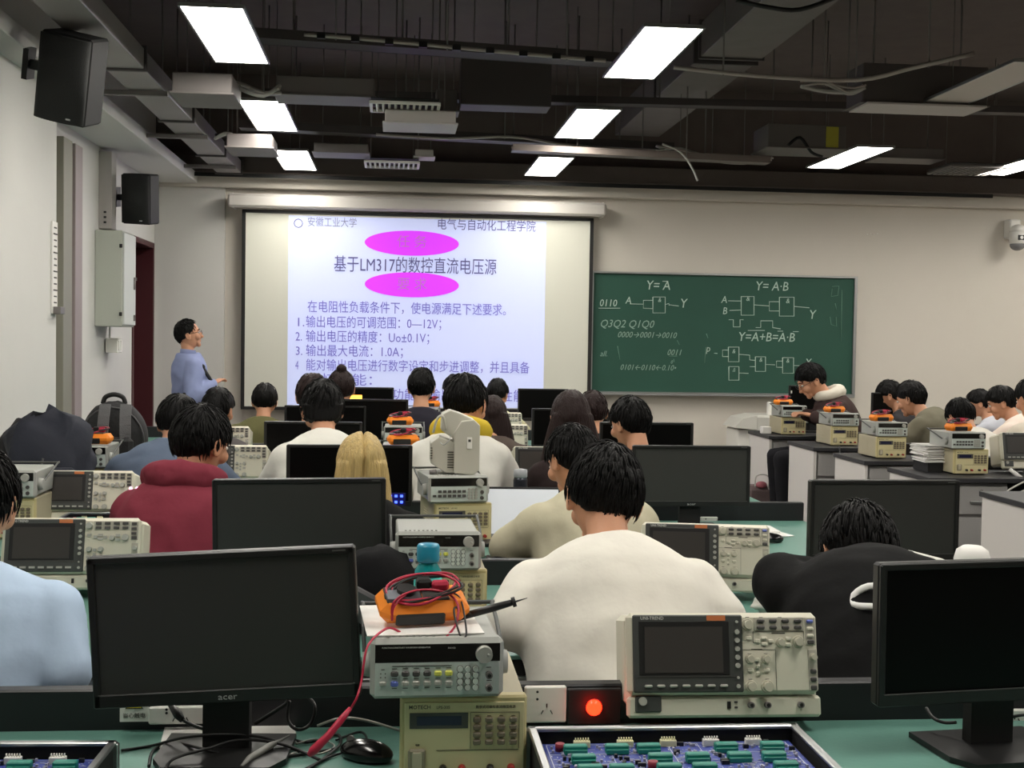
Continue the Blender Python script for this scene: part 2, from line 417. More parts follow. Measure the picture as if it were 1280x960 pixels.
b3, W3, H3 = cbox('ceiling_box', 960, 157, 1058, 184, 9.4, .4, mat('grey_box_b', (100, 95, 92), .6), 'grey ventilation box with a yellow sticker over the blackboard', 'box')
MB().box((W3 * .32, -.004, H3 * .5), (W3 * .16, .004, H3 * .85)).build('yellow_sticker', mat('sticker', (176, 170, 60), .6), b3)
cbox('ceiling_box', 1100, 186, 1180, 197, 10.6, .3, M_gbox, 'flat grey box right of the yellow stickered box', 'box')
b4, W4, H4 = cbox('ceiling_box', 1078, 84, 1236, 128, 7.9, .3, mat('grey_box_c', (84, 78, 76), .6), 'large grey ventilation unit with pale underside, upper right', 'box')
MB().box((0, .13, -.006), (W4 * .95, .33, .012)).build('pale_underside', M_lbox, b4)
MB().box((W4 * .45, -.004, H4 * .5), (W4 * .08, .004, H4 * .5)).build('yellow_sticker', mat('sticker', (176, 170, 60), .6), b4)
def grille(x0, x1, y, Y, dep, label, m=M_white):
    a = at(x0, y, Y); b = at(x1, y, Y); W_ = b.x - a.x
    e = empty('air_grille', ((a.x + b.x) / 2, Y, a.z), 0, label, 'air grille'); f = MB()
    for s_ in (-1, 1): f.box((s_ * W_ / 2, 0, 0), (.02, dep, .02), .002); f.box((0, s_ * dep / 2, 0), (W_, .02, .02), .002)
    f.build('frame', m, e); MB().box((0, 0, .03), (W_, dep, .005)).build('backing', M_blkm, e)
    n = 11
    for k in range(1, n): MB().box((-W_ / 2 + W_ * k / n, 0, 0), (.012, dep - .02, .016), 0, Euler((0, .5, 0))).build('slat', m, e)
    for s_ in (-1, 1): MB().cyl((s_ * W_ * .4, 0, 0), (s_ * W_ * .4, 0, ZC - a.z), .004, n=5).build('hanging_rod', M_steel, e)
grille(464, 548, 133, 8.2, .32, 'white slatted air grille hanging left of the white metal box')
grille(457, 523, 205, 10.6, .35, 'small far slatted air grille above the screen')
grille(1175, 1248, 212, 10.6, .5, 'dark thin framed air grille at the far right', M_steel)

# ---------------- loudspeakers
def speaker(loc, w_, d_, h_, rot, label, arm):
    e = empty('loudspeaker', loc, 0, label, 'loudspeaker', rot=rot)
    MB().box((0, d_ / 2 + .01, 0), (w_, d_, h_), .012).build('cabinet', M_blkm, e)
    ring = []
    for j, z in enumerate((-h_ / 2 + .01, h_ / 2 - .01)):
        ring.append([(w_ / 2 * .96 * math.cos(PI * k / 10), -.045 * math.sin(PI * k / 10), z) for k in range(11)] + [(-w_ / 2 * .96, .02, z), (w_ / 2 * .96, .02, z)])
    g = MB(); g.loft(ring); g.build('grille', mat('speaker_cloth', (30, 31, 31), .8, bump=.4, bscale=400), e)
    MB().box((w_ * .22, -.038, -h_ * .42), (.045, .003, .008)).build('badge', M_alu, e)
    b = MB(); b.box((arm[0] * .5, d_ + .03, 0), (abs(arm[0]) + .03, .03, .05)); b.box((arm[0], d_ + .03, 0), (.03, .08, .16)); b.build('wall_bracket', M_blk, e)
speaker(at(77, 99, 6.45), .27, .2, .44, (R(16), R(13), R(-10)), 'large black loudspeaker on the left pillar near the ceiling', (-.3, 0))
speaker(at(169, 249, 10.2), .24, .18, .4, (R(8), R(3), R(-14)), 'smaller black loudspeaker on the left wall above the grey cabinet', (-.26, 0))

# ---------------- grey electric cabinet and trunking
a = at(118, 408, 9.95); b = at(153, 288, 9.95)
e = empty('electric_cabinet', (XL, 9.95, a.z), 0, 'pale grey wall cabinet on the left wall beside the door', 'cabinet')
M_ecab = mat('electric_cabinet_paint', (176, 180, 170), .5)
dpt = b.x - XL; hh = b.z - a.z
MB().box((dpt / 2, .22, hh / 2), (dpt, .44, hh), .006).build('body', M_ecab, e)
dd = MB().box((dpt + .008, .22, hh / 2), (.016, .42, hh - .03), .004).build('door', mat('electric_door', (196, 200, 196), .5), e)
for z in (.1, hh - .12): MB().box((dpt - .01, -.004, z), (.022, .012, .03), .003).build('hinge', M_blk, e)
MB().box((dpt + .02, .36, hh * .47), (.015, .02, .1), .003).build('latch', M_steel, dd)
MB().box((dpt + .02, .36, hh * .1), (.015, .02, .05), .003).build('lock', M_steel, dd)
t = MB(); a2 = at(123, 286, 10.1); t.box((XL + .05, 10.15, (a2.z + 2.98) / 2), (.1, .16, 2.98 - a2.z), .003)
tr = tag(t.build('cable_trunking', mat('trunk_paint', (168, 164, 160), .5)), 'pale vertical cable trunking rising from the grey wall cabinet', 'trunking')
for k in range(3): MB().box((XL + .05, 10.065, a2.z + .05 + .04 * k), (.02, .004, .016)).build('slot', M_blk, tr)
o = MB(); p = at(150, 432, 10.3); o.box((XL + .06, 10.35, p.z), (.1, .16, .12), .006); sw = tag(o.build('switch_box', M_white), 'white switch box on the left wall under the grey cabinet', 'switch')
for k in range(2): MB().box((XL + .113, 10.31 + .07 * k, p.z), (.008, .045, .08), .002).build('rocker', M_white, sw)
MB().tube([(XL + .03, 10.34, p.z + .05), (XL + .03, 10.34, a.z + .02)], .008, 6).build('conduit', M_white, sw)

# ---------------- projection screen
sa = at(303, 262, 12.22); sb = at(742, 270, 12.22)
X0, X1 = sa.x, sb.x; ZT = sa.z; ZB = at(520, 512, 12.22).z
ps = empty('projection_screen', ((X0 + X1) / 2, 12.22, ZT), 0, 'large white projection screen with black border on the front wall', 'screen')
WS = X1 - X0; HS = ZT - ZB
M_scrn = mat('screen_fabric', (208, 208, 196), .8)
MB().box((0, .006, -HS / 2), (WS - .06, .004, HS - .03)).build('fabric', M_scrn, ps)
bd = MB(); bd.box((-WS / 2 + .015, 0, -HS / 2), (.035, .01, HS)); bd.box((WS / 2 - .015, 0, -HS / 2), (.035, .01, HS)); bd.box((0, 0, -.012), (WS, .01, .03)); bd.box((0, 0, -HS), (WS, .02, .03))
bd.build('black_border', M_blk, ps)
ca, cb = at(285, 249, 12.15), at(757, 267, 12.15)
cs = MB(); cs.box(((ca.x + cb.x) / 2 - ps.location.x, -.05, .08), (cb.x - ca.x, .13, .13), .02); cs.build('roller_case', mat('case_white', (188, 184, 178), .5), ps)
for s_ in (-1, 1): MB().box((s_ * (WS / 2 + .08) , .03, .08), (.02, .24, .14), .004).build('end_cap', M_white, ps)
# the projected slide, lit by the projector
M_slide = mat('projected_slide', (190, 198, 236), .8, emit=.10)
M_mag = mat('projected_magenta', (190, 50, 228), .8, emit=.16)
M_stext = mat('projected_text', (112, 106, 190), .8, emit=.06)
M_stext2 = mat('projected_heading', (84, 80, 134), .8, emit=.04)
M_sgrey = mat('projected_gold', (176, 112, 176), .8, emit=.05)
def sp(px, py, dy=-.004): q = at(px, py, 12.22 + dy); return Vector((q.x - ps.location.x, dy, q.z - ps.location.z))
q0 = sp(361, 267); q1 = sp(683, 268)
MB().box(((q0.x + q1.x) / 2, 0, -.04 - (HS - .06) / 2), (q1.x - q0.x, .004, HS - .07)).build('slide', M_slide, ps)
for (x, y) in ((515, 304), (515, 356)):
    b_ = MB(); c_ = sp(x, y, -.006); b_.prism([(c_.x + .46 * math.cos(2 * PI * k / 40), c_.z + .122 * math.sin(2 * PI * k / 40)) for k in range(40)], -.004, -.007)
    b_.build('magenta_oval', M_mag, ps)
for (s_, x, y) in (('任 务', 515, 303), ('要 求', 515, 356)): text(s_, .13, M_sgrey, ps, sp(x, y, -.009), depth=.0005)
def sline(s_, x0, x1, y, size, m, name='slide_text'):
    o = text(s_, size, m, ps, (0, 0, 0), align='LEFT', name=name, depth=.0005, bold=0); o['kind'] = 'stuff'
    wdt = max(v.co.x for v in o.data.vertices) - min(v.co.x for v in o.data.vertices)
    A = sp(x0, y, -.007); B = sp(x1, y + .02 * (x1 - x0), -.007)
    o.location = A; o.scale = ((B.x - A.x) / wdt, 1, 1)
    return o
sline('基于LM317的数控直流电压源', 417, 620, 331, .17, M_stext2)
sline('在电阻性负载条件下，使电源满足下述要求。', 384, 632, 384, .125, M_stext)
for (n, s_, x1, y) in (('1.', '输出电压的可调范围：0—12V；', 551, 403), ('2.', '输出电压的精度：Uo±0.1V；', 536, 421), ('3.', '输出最大电流：1.0A；', 503, 439), ('4', '能对输出电压进行数字设定和步进调整，并且具备', 661, 457), ('', '记忆功能：', 464, 475), ('5', '具有过流保护的功能，输出电压稳定性能', 655, 493)):
    if n: sline(n, 369, 369 + 4 * len(n), y, .12, M_stext)
    sline(s_, 382, x1, y, .125, M_stext)
sline('电气与自动化工程学院', 546, 668, 281, .12, M_stext2)
sline('安徽工业大学', 384, 445, 278, .10, mat('projected_pale', (120, 122, 150), .8, emit=.05))
rg = MB(); c_ = sp(373, 279); rg.tube([(c_.x + .04 * math.cos(2 * PI * k / 16), -.006, c_.z + .04 * math.sin(2 * PI * k / 16)) for k in range(17)], .004, 4); rg.build('slide_emblem', M_stext2, ps)

# ---------------- blackboard
ba = at(741, 340, 12.3); bb = at(1070, 347, 12.3); bz = at(900, 493, 12.3).z
WB = bb.x - ba.x; HB = (ba.z + bb.z) / 2 - bz
bo = empty('blackboard', (ba.x, 12.3, bz), 0, 'green chalkboard with chalk circuit diagrams on the front wall', 'blackboard')
MB().box((WB / 2, .057, HB / 2), (WB, .085, HB)).build('board', mat('green_board', (30, 74, 60), .7, var=.14, vscale=2.5), bo)
fr = MB(); fr.box((WB / 2, .01, 0), (WB + .03, .06, .035), .004); fr.box((WB / 2, .01, HB), (WB + .03, .05, .02), .004); fr.box((0, .01, HB / 2), (.022, .05, HB), .004); fr.box((WB, .01, HB / 2), (.03, .05, HB), .004)
fr.build('frame', M_alu, bo)
MB().box((WB / 2, -.02, -.012), (WB, .06, .01), .002).build('chalk_ledge', M_alu, bo)
M_chalk = mat('chalk', (176, 196, 184), .9); M_chalkf = mat('faint_chalk', (96, 132, 116), .9)
def bp(px, py): q = at(px, py, 12.3); return Vector((q.x - ba.x, .0115, q.z - bz))
def cpt(cx, cy): return bp(730 + cx * .28125, 320 + cy * .28125)     # crop coordinates -> board
def stroke(pts, m=M_chalk, r=.0045):
    b_ = MB(); b_.tube([cpt(*p_) for p_ in pts], r, 4); return b_
def strokes(lst, m, name='chalk_drawing', r=.0045):
    b_ = MB()
    for pts in lst: b_.tube([cpt(*p_) for p_ in pts], r, 4)
    b_.build(name, m, bo)['kind'] = 'stuff'
def rect(x0, y0, x1, y1): return [(x0, y0), (x1, y0), (x1, y1), (x0, y1), (x0, y0)]
strokes([rect(307, 182, 362, 253), [(307, 197), (265, 197), (265, 232), (307, 234)], [(205, 213), (265, 214)], [(362, 216), (378, 211), (380, 220)], [(380, 217), (422, 222)], [(65, 232), (162, 232)], [(350, 112), (375, 112)]], M_chalk, 'gate_diagram')
strokes([rect(700, 180, 757, 263), [(642, 199), (700, 200)], [(648, 242), (700, 240)], [(757, 217), (825, 222)], [(868, 203), (825, 203), (825, 244), (868, 244)], rect(870, 183, 935, 267), [(935, 224), (1003, 230)],
         [(645, 283), (665, 283), (665, 315), (695, 315), (695, 283), (710, 283)], [(765, 318), (787, 318), (787, 288), (840, 288), (840, 318), (875, 324)]], M_chalk, 'gate_diagram')
strokes([rect(643, 405, 690, 470), [(643, 418), (617, 418), (617, 447), (643, 447)], [(690, 437), (738, 441), (738, 462), (762, 464)], rect(763, 448, 808, 513), [(738, 492), (763, 492)], [(808, 482), (850, 484)], [(884, 467), (857, 467), (857, 495), (884, 495)], rect(884, 452, 933, 521), [(933, 487), (980, 488)],
         rect(645, 492, 690, 552), [(690, 520), (732, 522)], [(580, 432), (594, 433)], [(730, 331), (805, 331)], [(862, 334), (886, 334)], [(930, 336), (955, 336)]], M_chalk, 'gate_diagram')
strokes([[(543, 405), (537, 475)], [(150, 400), (160, 460)], [(545, 345), (552, 365)], [(415, 375), (425, 395)], [(400, 458), (402, 472)], [(1105, 135), (1135, 133), (1130, 175), (1100, 180), (1105, 145)], [(1095, 270), (1100, 305), (1125, 312), (1122, 270)], [(1118, 210), (1124, 240)], [(1148, 150), (1144, 380)], [(380, 445), (415, 445)]], M_chalkf, 'faint_chalk_mark')
def ctext(s_, cx, cy, size, m=M_chalk, sh=.15):
    text(s_, size, m, bo, cpt(cx, cy), name='chalk_writing', depth=.0005, shear=sh, sx=.9)['kind'] = 'stuff'
for (s_, x, y, z) in (('Y= A', 330, 132, .13), ('A', 198, 198, .1), ('Y', 442, 212, .13), ('&', 337, 196, .06), ('0110', 108, 210, .1), ('Y= A·B', 836, 136, .13), ('A', 624, 195, .1), ('B', 627, 245, .1), ('&', 730, 190, .07), ('&', 907, 200, .07), ('Y', 1015, 262, .13),
                      ('Y=A+B=A·B', 812, 362, .13), ('Y', 997, 475, .11), ('&', 787, 462, .06), ('&', 907, 466, .06), ('&', 667, 424, .06), ('p', 553, 412, .1)): ctext(s_, x, y, z)
for (s_, x, y, z) in (('Q3Q2 Q1Q0', 190, 303, .11), ('0000→0001→0010', 280, 352, .085), ('0011', 402, 430, .085), ('0101←0110←0.10•', 285, 497, .08), ('all.', 88, 435, .08), ('&', 667, 507, .06), ('0', 390, 472, .05)): ctext(s_, x, y, z, mat('chalk_mid', (138, 164, 150), .9), .3)

# ---------------- security camera on the front wall, right edge
p = at(1272, 300, 12.2)
e = empty('security_camera', p, 0, 'white dome security camera on the front wall at the right edge', 'camera')
MB().box((0, .12, .12), (.12, .14, .2), .015).build('wall_mount', M_white, e)
MB().ell((.0, 0, .1), (.075, .09, .06)).build('hood', M_white, e)
MB().cyl((0, 0, .08), (0, 0, -.04), .085, .08, 20).build('housing', M_white, e)
MB().ell((0, 0, -.05), (.075, .075, .06)).build('dome', mat('grey_dome', (120, 120, 122), .2), e)
MB().box((0, -.074, .02), (.07, .02, .055), .006).build('lens_plate', M_blk, e)
MB().cyl((0, -.08, .02), (0, -.09, .02), .016, n=12).build('lens', M_white, e)
o = MB(); p = at(1089, 293, 12.39)
for k in range(4): o.box((p.x - .04 + .035 * k, 12.39, p.z + .008 * (k % 2)), (.014, .008, .01), .002)
tag(o.build('tape_residue', M_white), 'tiny white tape scraps on the bare wall right of the screen', 'tape', kind='stuff')

# bundles of loose cable along the trays
r = random.Random(12)
def bundle(pts, n, label, m=M_pipe):
    e = empty('cable_bundle', (0, 0, 0), 0, label, 'cables')
    for k in range(n):
        q = [Vector(p_) + Vector((0, r.uniform(-.05, .05), r.uniform(-.03, .03))) for p_ in pts]
        MB().tube(spline(q, 4), r.uniform(.006, .013), 6).build('cable', m if k % 2 else M_whitec, e)
    for p_ in pts[1:-1]:
        MB().cyl(p_, (p_[0], p_[1], ZC), .004, n=5).build('hanger', M_steel, e)
bundle([at(820, 184, 9.9), at(850, 190, 9.9), at(890, 196, 9.9), at(930, 200, 9.9), at(965, 198, 9.9)], 5, 'bundle of pale cables on the ceiling above the blackboard')
bundle([at(1000, 107, 7.8), at(1030, 108, 7.8), at(1060, 112, 7.8), at(1080, 110, 7.8)], 4, 'short tangle of cables below the bent conduit on the right')
bundle([at(280, 98, 8.0), at(300, 108, 8.0), at(330, 116, 8.0), at(350, 112, 8.0)], 4, 'flexible pale hoses between the grey duct stub and box, left')
bundle([at(268, 172, 9.8), at(285, 168, 9.8), at(300, 172, 9.8)], 3, 'dark cables near the far grey duct stub', M_blackc)
b = MB(); p0, p1 = at(380, 43, 7.58), at(757, 76, 7.58)
for k in range(9): 
    q = p0.lerp(p1, (k + .5) / 9); b.box(q, (.05, .034, .034))
tag(b.build('conduit_clamp', M_blk), 'black clamps along the pale thin conduit over the screen', 'clamps', kind='stuff')
# ------------------------------------------------------------------ left block desks
ZD = .75
ROWB = [2.54, 4.0, 5.45, 6.9, 8.35, 9.8]            # where each worktop meets its service ledge
ROWN = ['nearest', 'second', 'third', 'fourth', 'fifth', 'front']
DX0, DX1 = -2.0, 1.86
def desk_row(yb, i):
    e = empty('lab_desk', (0, 0, 0), 0, '%s long teal topped lab desk of the left block%s' % (ROWN[i], '' if i else ', at the picture bottom'), 'desk', 'long teal lab desks')
    xm, W_ = (DX0 + DX1) / 2, DX1 - DX0; d = .9; yf = yb - d
    MB().box((xm, yb - d / 2, ZD - .006), (W_, d, .012), .002).build('worktop', M_teal, e)
    MB().box((xm, yb - d / 2 + .005, ZD - .032), (W_ - .01, d, .04)).build('underlayer', M_blkm, e)
    MB().box((xm, yf + .004, ZD - .062), (W_, .02, .016), .003).build('front_rail', M_alu, e)
    lg = MB().box((xm, yb + .018, ZD + .035), (W_, .036, .095), .004).build('service_ledge', M_dark, e)
    MB().box((xm, yb + .1, .35), (W_ - .1, .03, .7)).build('back_panel', M_blkm, e)
    for x in (DX0 + .03, xm, DX1 - .03): MB().box((x, yb - .35, .35), (.04, .7, .7), .004).build('side_panel', M_cab, e)
    return e
for i, yb in enumerate(ROWB): desk_row(yb, i)

# ------------------------------------------------------------------ right block benches
RB = [(5.95, .64, 'nearest'), (7.25, .63, 'second'), (8.3, .6, 'third'), (9.35, .62, 'fourth'), (10.5, .62, 'farthest')]
RX = 3.26
def bench(yf, d, nm):
    e = empty('lab_bench', (RX, yf, 0), 0, '%s white bench of the right block with grey worktop' % nm, 'bench', 'white benches of the right block')
    W_ = 3.6
    MB().box((W_ / 2 - .01, d / 2, ZD - .015), (W_, d + .02, .03), .003).build('worktop', M_darktop, e)
    MB().box((.012, d / 2, .36), (.022, d - .02, .72)).build('end_panel', M_cab, e)
    for k, (x, wd) in enumerate(((.27, .48), (1.9, .48))):
        c_ = MB().box((x, d / 2 + .01, .37), (wd, d - .06, .68)).build('cabinet_carcass', M_cabg, e)
        dr = MB().box((x, .022, .61), (wd - .02, .018, .17), .003).build('drawer', M_cabg, e)
        MB().box((x + .06, .0, .60), (.14, .016, .016), .003).build('handle', M_alu, dr)
        MB().cyl((x + .06, .013, .665), (x + .06, .004, .665), .013, n=12).build('lock', M_steel, dr)
        MB().box((x, .022, .27), (wd - .02, .018, .47), .003).build('door', M_cabg, e)
    MB().box((1.5, d - .03, .38), (W_ - 1.0, .02, .6)).build('back_panel', M_blkm, e)
    lg = MB().box((W_ / 2 + .25, d - .06, ZD + .04), (W_ - .5, .1, .08), .004).build('service_ledge', M_dark, e)
    return e
for r_ in RB: bench(*r_)

# ------------------------------------------------------------------ monitor (origin: centre of the base on the desk, screen faces -Y)
def make_monitor(scrm, tilt=0):
    e = empty('monitor'); 
    e['category'] = 'monitor'
    b = MB(); b.prism([(-.10, -.11), (.10, -.11), (.125, -.06), (.125, .09), (-.125, .09), (-.125, -.06)], 0, .012, 'xy'); b.build('base', M_blk, e)
    b = MB(); b.prism([(-.045, .0), (.045, .0), (.045, .03), (-.045, .03)], .01, .22, 'xy'); b.build('stand_neck', M_blkm, e)
    zc = .255; w_, h_ = .51, .295
    MB().box((0, -.004, zc), (w_, .028, h_), .005).build('screen_housing', M_blk, e)
    MB().box((0, .025, zc - .01), (w_ * .7, .04, h_ * .65), .015).build('rear_cover', M_blkm, e)
    f = MB(); t = .014
    f.box((0, -.021, zc + h_ / 2 - t / 2), (w_ - .004, .008, t), .002); f.box((0, -.021, zc - h_ / 2 + .014), (w_ - .004, .008, .026), .002)
    for s_ in (-1, 1): f.box((s_ * (w_ / 2 - t / 2), -.021, zc), (t, .008, h_ - .004), .002)
    bz = f.build('bezel', M_blk, e)
    MB().box((0, -.0185, zc + .006), (w_ - .028, .002, h_ - .04)).build('screen', scrm, e)
    MB().box((0, -.0252, zc - h_ / 2 + .0275), (w_ - .02, .001, .0012)).build('bezel_line', mat('bezel_edge', (84, 84, 82), .4), e)
    text('acer', .017, mat('badge_silver', (170, 170, 170), .4), e, (0, -.0255, zc - h_ / 2 + .013), name='badge', depth=.0005, sx=1.25)
    MB().box((w_ / 2 - .03, -.0255, zc + h_ / 2 - .007), (.025, .001, .003)).build('model_mark', mat('bezel_edge', (84, 84, 82), .4), e)
    return e
def mon_loc(x0, x1, ytop, Y, s=1):
    p = at((x0 + x1) / 2, ytop, Y); return p
MONS = [ # x0, x1, top y, Y, label, roll, yaw, matt screen
    (121, 447, 688, 2.38, 'large monitor at the lower left, nearest, dark grey screen, slightly tilted', 3.2, -3, 1),
    (1073, 1420, 699, 2.34, 'large glossy black monitor at the lower right, cut by the picture edge', .4, 6, 0),
    (270, 482, 598, 3.74, 'monitor on the second desk behind the lower left monitor', .8, 0, 1),
    (1003, 1205, 600, 3.9, 'monitor on the second desk above the lower right black monitor', 0, 2, 1),
    (360, 515, 556, 5.2, 'black monitor right in front of the blond student', 0, 0, 0),
    (788, 940, 557, 5.22, 'monitor on the third desk right of the white tee student, screen dark grey', 0, 0, 1),
    (332, 452, 527, 6.6, 'black monitor in front of the white shirted student on the left', 0, 0, 0),
    (748, 868, 528, 6.6, 'black monitor in front of the short haired student below the blackboard', 0, 0, 0),
    (357, 457, 507, 8.0, 'small black monitor right of the olive jacket student', 0, 0, 0),
    (411, 510, 499, 8.0, 'black monitor just under the orange lit one', 0, 0, 0),
    (664, 762, 511, 7.98, 'black monitor behind the long haired student, beside the scope', 0, 0, 0),
    (412, 492, 484, 9.5, 'far monitor whose screen shows an orange window', 0, 0, 0),
    (647, 711, 486, 10.6, 'far monitor under the screen edge with a white chair reflected', 0, 0, 0),
    (984, 1054, 482, 11.0, 'far black monitor beyond the student in the brown hoodie', 0, 0, 0),
    (1087, 1150, 491, 10.4, 'black monitor behind the student looking down at the right', 0, 0, 0),
]
mon_m = make_monitor(M_scr); mon_g = make_monitor(M_scr2)
usedm = {0: False, 1: False}; MONOBJ = []
ready = []
for M_ in MONS:
    mt = M_[7]; ready.append((mon_m if mt else mon_g) if not usedm[mt] else copy_tree(mon_m if mt else mon_g)); usedm[mt] = True
for o, (x0, x1, yt, Y, lab, roll, yaw, mt) in zip(ready, MONS):
    p = at((x0 + x1) / 2, yt, Y)
    s = (x1 - x0) * Y / FPX / .51; s = min(1.05, max(.8, s))
    place(o, (p.x, Y, ZD + .001), 0, lab, 'black desktop monitors'); o.scale = (s, s, 1)
    want = (p.z - ZD) ; sz = want / .4025
    o.scale = (s, s, max(.85, min(1.12, sz)))
    if p.z - ZD - .4025 * o.scale.z > .03: pass
    o.rotation_euler = (0, -R(roll) * 0, R(yaw))
    for ch in o.children:
        if ch.name.split('.')[0] in ('screen_housing', 'bezel', 'screen', 'bezel_line', 'badge', 'model_mark', 'rear_cover') and roll:
            ch.matrix_local = Matrix.Translation((0, 0, .255)) @ Matrix.Rotation(-R(roll), 4, 'Y') @ Matrix.Translation((0, 0, -.255)) @ ch.matrix_local
    MONOBJ.append(o)
# orange window on the far monitor
ow = MB(); ow.box((-.095, -.0205, .3), (.2, .002, .09)); ow.build('lit_window', mat('orange_window', (236, 160, 60), .5, emit=.8), MONOBJ[11])

# ------------------------------------------------------------------ oscilloscope (front at y=0 facing -Y, origin bottom centre)
K = .000342
def make_scope(detail):
    e = empty('oscilloscope'); e['category'] = 'oscilloscope'
    X = lambda cx: (cx - 641) * K
    Z = lambda cy: (690 - cy) * K
    def B(n, x0, y0, x1, y1, y=0, d=.01, m=M_cream, r=.002, par=None):
        return MB().box(((X(x0) + X(x1)) / 2, y - d / 2, (Z(y0) + Z(y1)) / 2), (X(x1) - X(x0), d, Z(y0) - Z(y1)), r).build(n, m, par or e)
    MB().box((0, .075, .117), (.418, .13, .192), .012).build('case', M_cream, e)
    B('lower_panel', 28, 560, 1255, 690, .01, .02, M_cream, .006)
    B('front_panel', 28, 50, 1240, 553, .012, .03, M_cream, .01)
    sb = B('screen_surround', 62, 62, 757, 535, -.016, .006, M_dgrey, .004)
    B('inner_bezel', 100, 100, 670, 430, -.021, .002, mat('scope_bezel_black', (30, 30, 30), .4), .001)
    B('display', 135, 135, 628, 415, -.0225, .0015, mat('scope_display', (60, 57, 55), .3), 0)
    B('divider_line', 90, 436, 720, 440, -.0225, .001, M_btnd, 0)
    B('orange_mark', 530, 66, 648, 98, -.0222, .001, mat('orange_print', (200, 116, 66), .6), 0)
    text('UNI-TREND', .0095, M_inkw, e, (X(185), -.0225, Z(83)), depth=.0003, bold=.0001)
    B('power_surround', 75, 555, 240, 655, -.008, .006, M_dgrey, .004)
    MB().cyl((X(122), -.012, Z(587)), (X(122), -.02, Z(587)), .0095, .0085, 16).build('power_button', M_btn, e)
    for sx in (200, 1080): MB().box((X(sx), .03, .004), (.05, .06, .009), .003).build('foot', M_cream, e)
    rects = []
    for k in range(7): rects.append((130 + 79 * k, 485, 180 + 79 * k, 503, M_btn, -.022))
    side = [(105, 8), (167, 15), (218, 15), (270, 15), (322, 15), (372, 15), (445, 8), (497, 12)]
    darks = [(850 + 79 * i, 88 + 41 * j, 900 + 79 * i, 112 + 41 * j) for i in range(4) for j in range(2)]
    oval = [(778, 193, 815, 218), (835, 210, 870, 236), (875, 196, 915, 216), (920, 212, 955, 236), (875, 232, 915, 252), (1030, 197, 1068, 220), (1030, 235, 1068, 258), (780, 388, 820, 413), (884, 390, 924, 415), (836, 326, 862, 350), (836, 368, 862, 392), (836, 410, 862, 436)]
    right = [(1168, 92, 1212, 115, M_blue), (1168, 136, 1212, 160, M_cream), (1168, 180, 1212, 202, M_cream), (1170, 216, 1216, 244, M_btnd), (1180, 396, 1222, 424, M_btnd), (1180, 444, 1222, 472, M_btnd), (1180, 494, 1222, 524, M_btnd)]
    B('key_field', 833, 78, 1152, 160, -.0175, .002, mat('key_field', (178, 174, 160), .6), .001)
    B('key_strip', 1160, 82, 1226, 250, -.0175, .002, mat('key_field', (178, 174, 160), .6), .001)
    B('key_strip', 1172, 276, 1228, 530, -.0175, .002, mat('key_field', (178, 174, 160), .6), .001)
    knobs = [(792, 122, .0115), (998, 232, .009), (1113, 228, .0115), (800, 333, .009), (903, 333, .009), (803, 500, .0115), (907, 500, .0125), (1203, 322, .008)]
    if detail:
        for (x0, y0, x1, y1, m, y) in rects: B('button', x0, y0, x1, y1, y, .005, m, .002)
        for (cy, rr) in side: MB().cyl((X(720), -.022, Z(cy)), (X(720), -.027, Z(cy)), rr * K * 1.1, rr * K, 12).build('button', M_btn, e)
        for d in darks: B('button', *d, -.019, .005, M_btnd, .003)
        for d in oval: B('button', *d, -.018, .004, M_cream, .002)
        for d in right: B('button', *d[:4], -.019, .005, d[4], .003)
        for (cx, cy, rr) in knobs:
            b = MB(); b.cyl((X(cx), -.018, Z(cy)), (X(cx), -.022, Z(cy)), rr * 1.15, rr, 20); b.cyl((X(cx), -.02, Z(cy)), (X(cx), -.034, Z(cy)), rr * .85, rr * .75, 20); b.build('knob', mat('knob_cream', (190, 186, 168), .5), e)
        ln = MB()
        def L(x0, y0, x1, y1): ln.box(((X(x0) + X(x1)) / 2, -.0185, (Z(y0) + Z(y1)) / 2), (max(.0006, X(x1) - X(x0)), .0006, max(.0006, Z(y0) - Z(y1))))
        L(825, 165, 1150, 167); L(825, 165, 827, 235); L(1150, 165, 1152, 245); L(825, 235, 850, 237); L(757, 276, 965, 278); L(965, 276, 967, 525); L(945, 172, 1030, 178); L(812, 272, 882, 278)
        for (x, y) in ((792, 76), (880, 76), (1000, 76), (800, 300), (903, 300), (800, 455), (907, 455), (1187, 84)): L(x - 12, y, x + 12, y + 3)
        for d in darks + oval: L((d[0] + d[2]) / 2 - 9, d[3] + 6, (d[0] + d[2]) / 2 + 9, d[3] + 8)
        ln.build('printed_lines', M_ink, e)['kind'] = 'stuff'
    else:
        b = MB()
        for (x0, y0, x1, y1, m, y) in rects: b.box(((X(x0) + X(x1)) / 2, y - .002, (Z(y0) + Z(y1)) / 2), (X(x1) - X(x0), .005, Z(y0) - Z(y1)))
        for (cy, rr) in side: b.cyl((X(720), -.022, Z(cy)), (X(720), -.027, Z(cy)), rr * K * 1.1, rr * K, 8)
        for d in oval: b.box(((X(d[0]) + X(d[2])) / 2, -.02, (Z(d[1]) + Z(d[3])) / 2), (X(d[2]) - X(d[0]), .006, Z(d[1]) - Z(d[3])))
        for (cx, cy, rr) in knobs: b.cyl((X(cx), -.018, Z(cy)), (X(cx), -.032, Z(cy)), rr, rr * .8, 10)
        b.build('light_keys', M_btn, e)['kind'] = 'stuff'
        b = MB()
        for d in darks + [q[:4] for q in right]: b.box(((X(d[0]) + X(d[2])) / 2, -.021, (Z(d[1]) + Z(d[3])) / 2), (X(d[2]) - X(d[0]), .005, Z(d[1]) - Z(d[3])))
        b.build('dark_keys', M_btnd, e)['kind'] = 'stuff'
    B('usb_port', 655, 592, 677, 635, -.0105, .002, M_blk, 0)
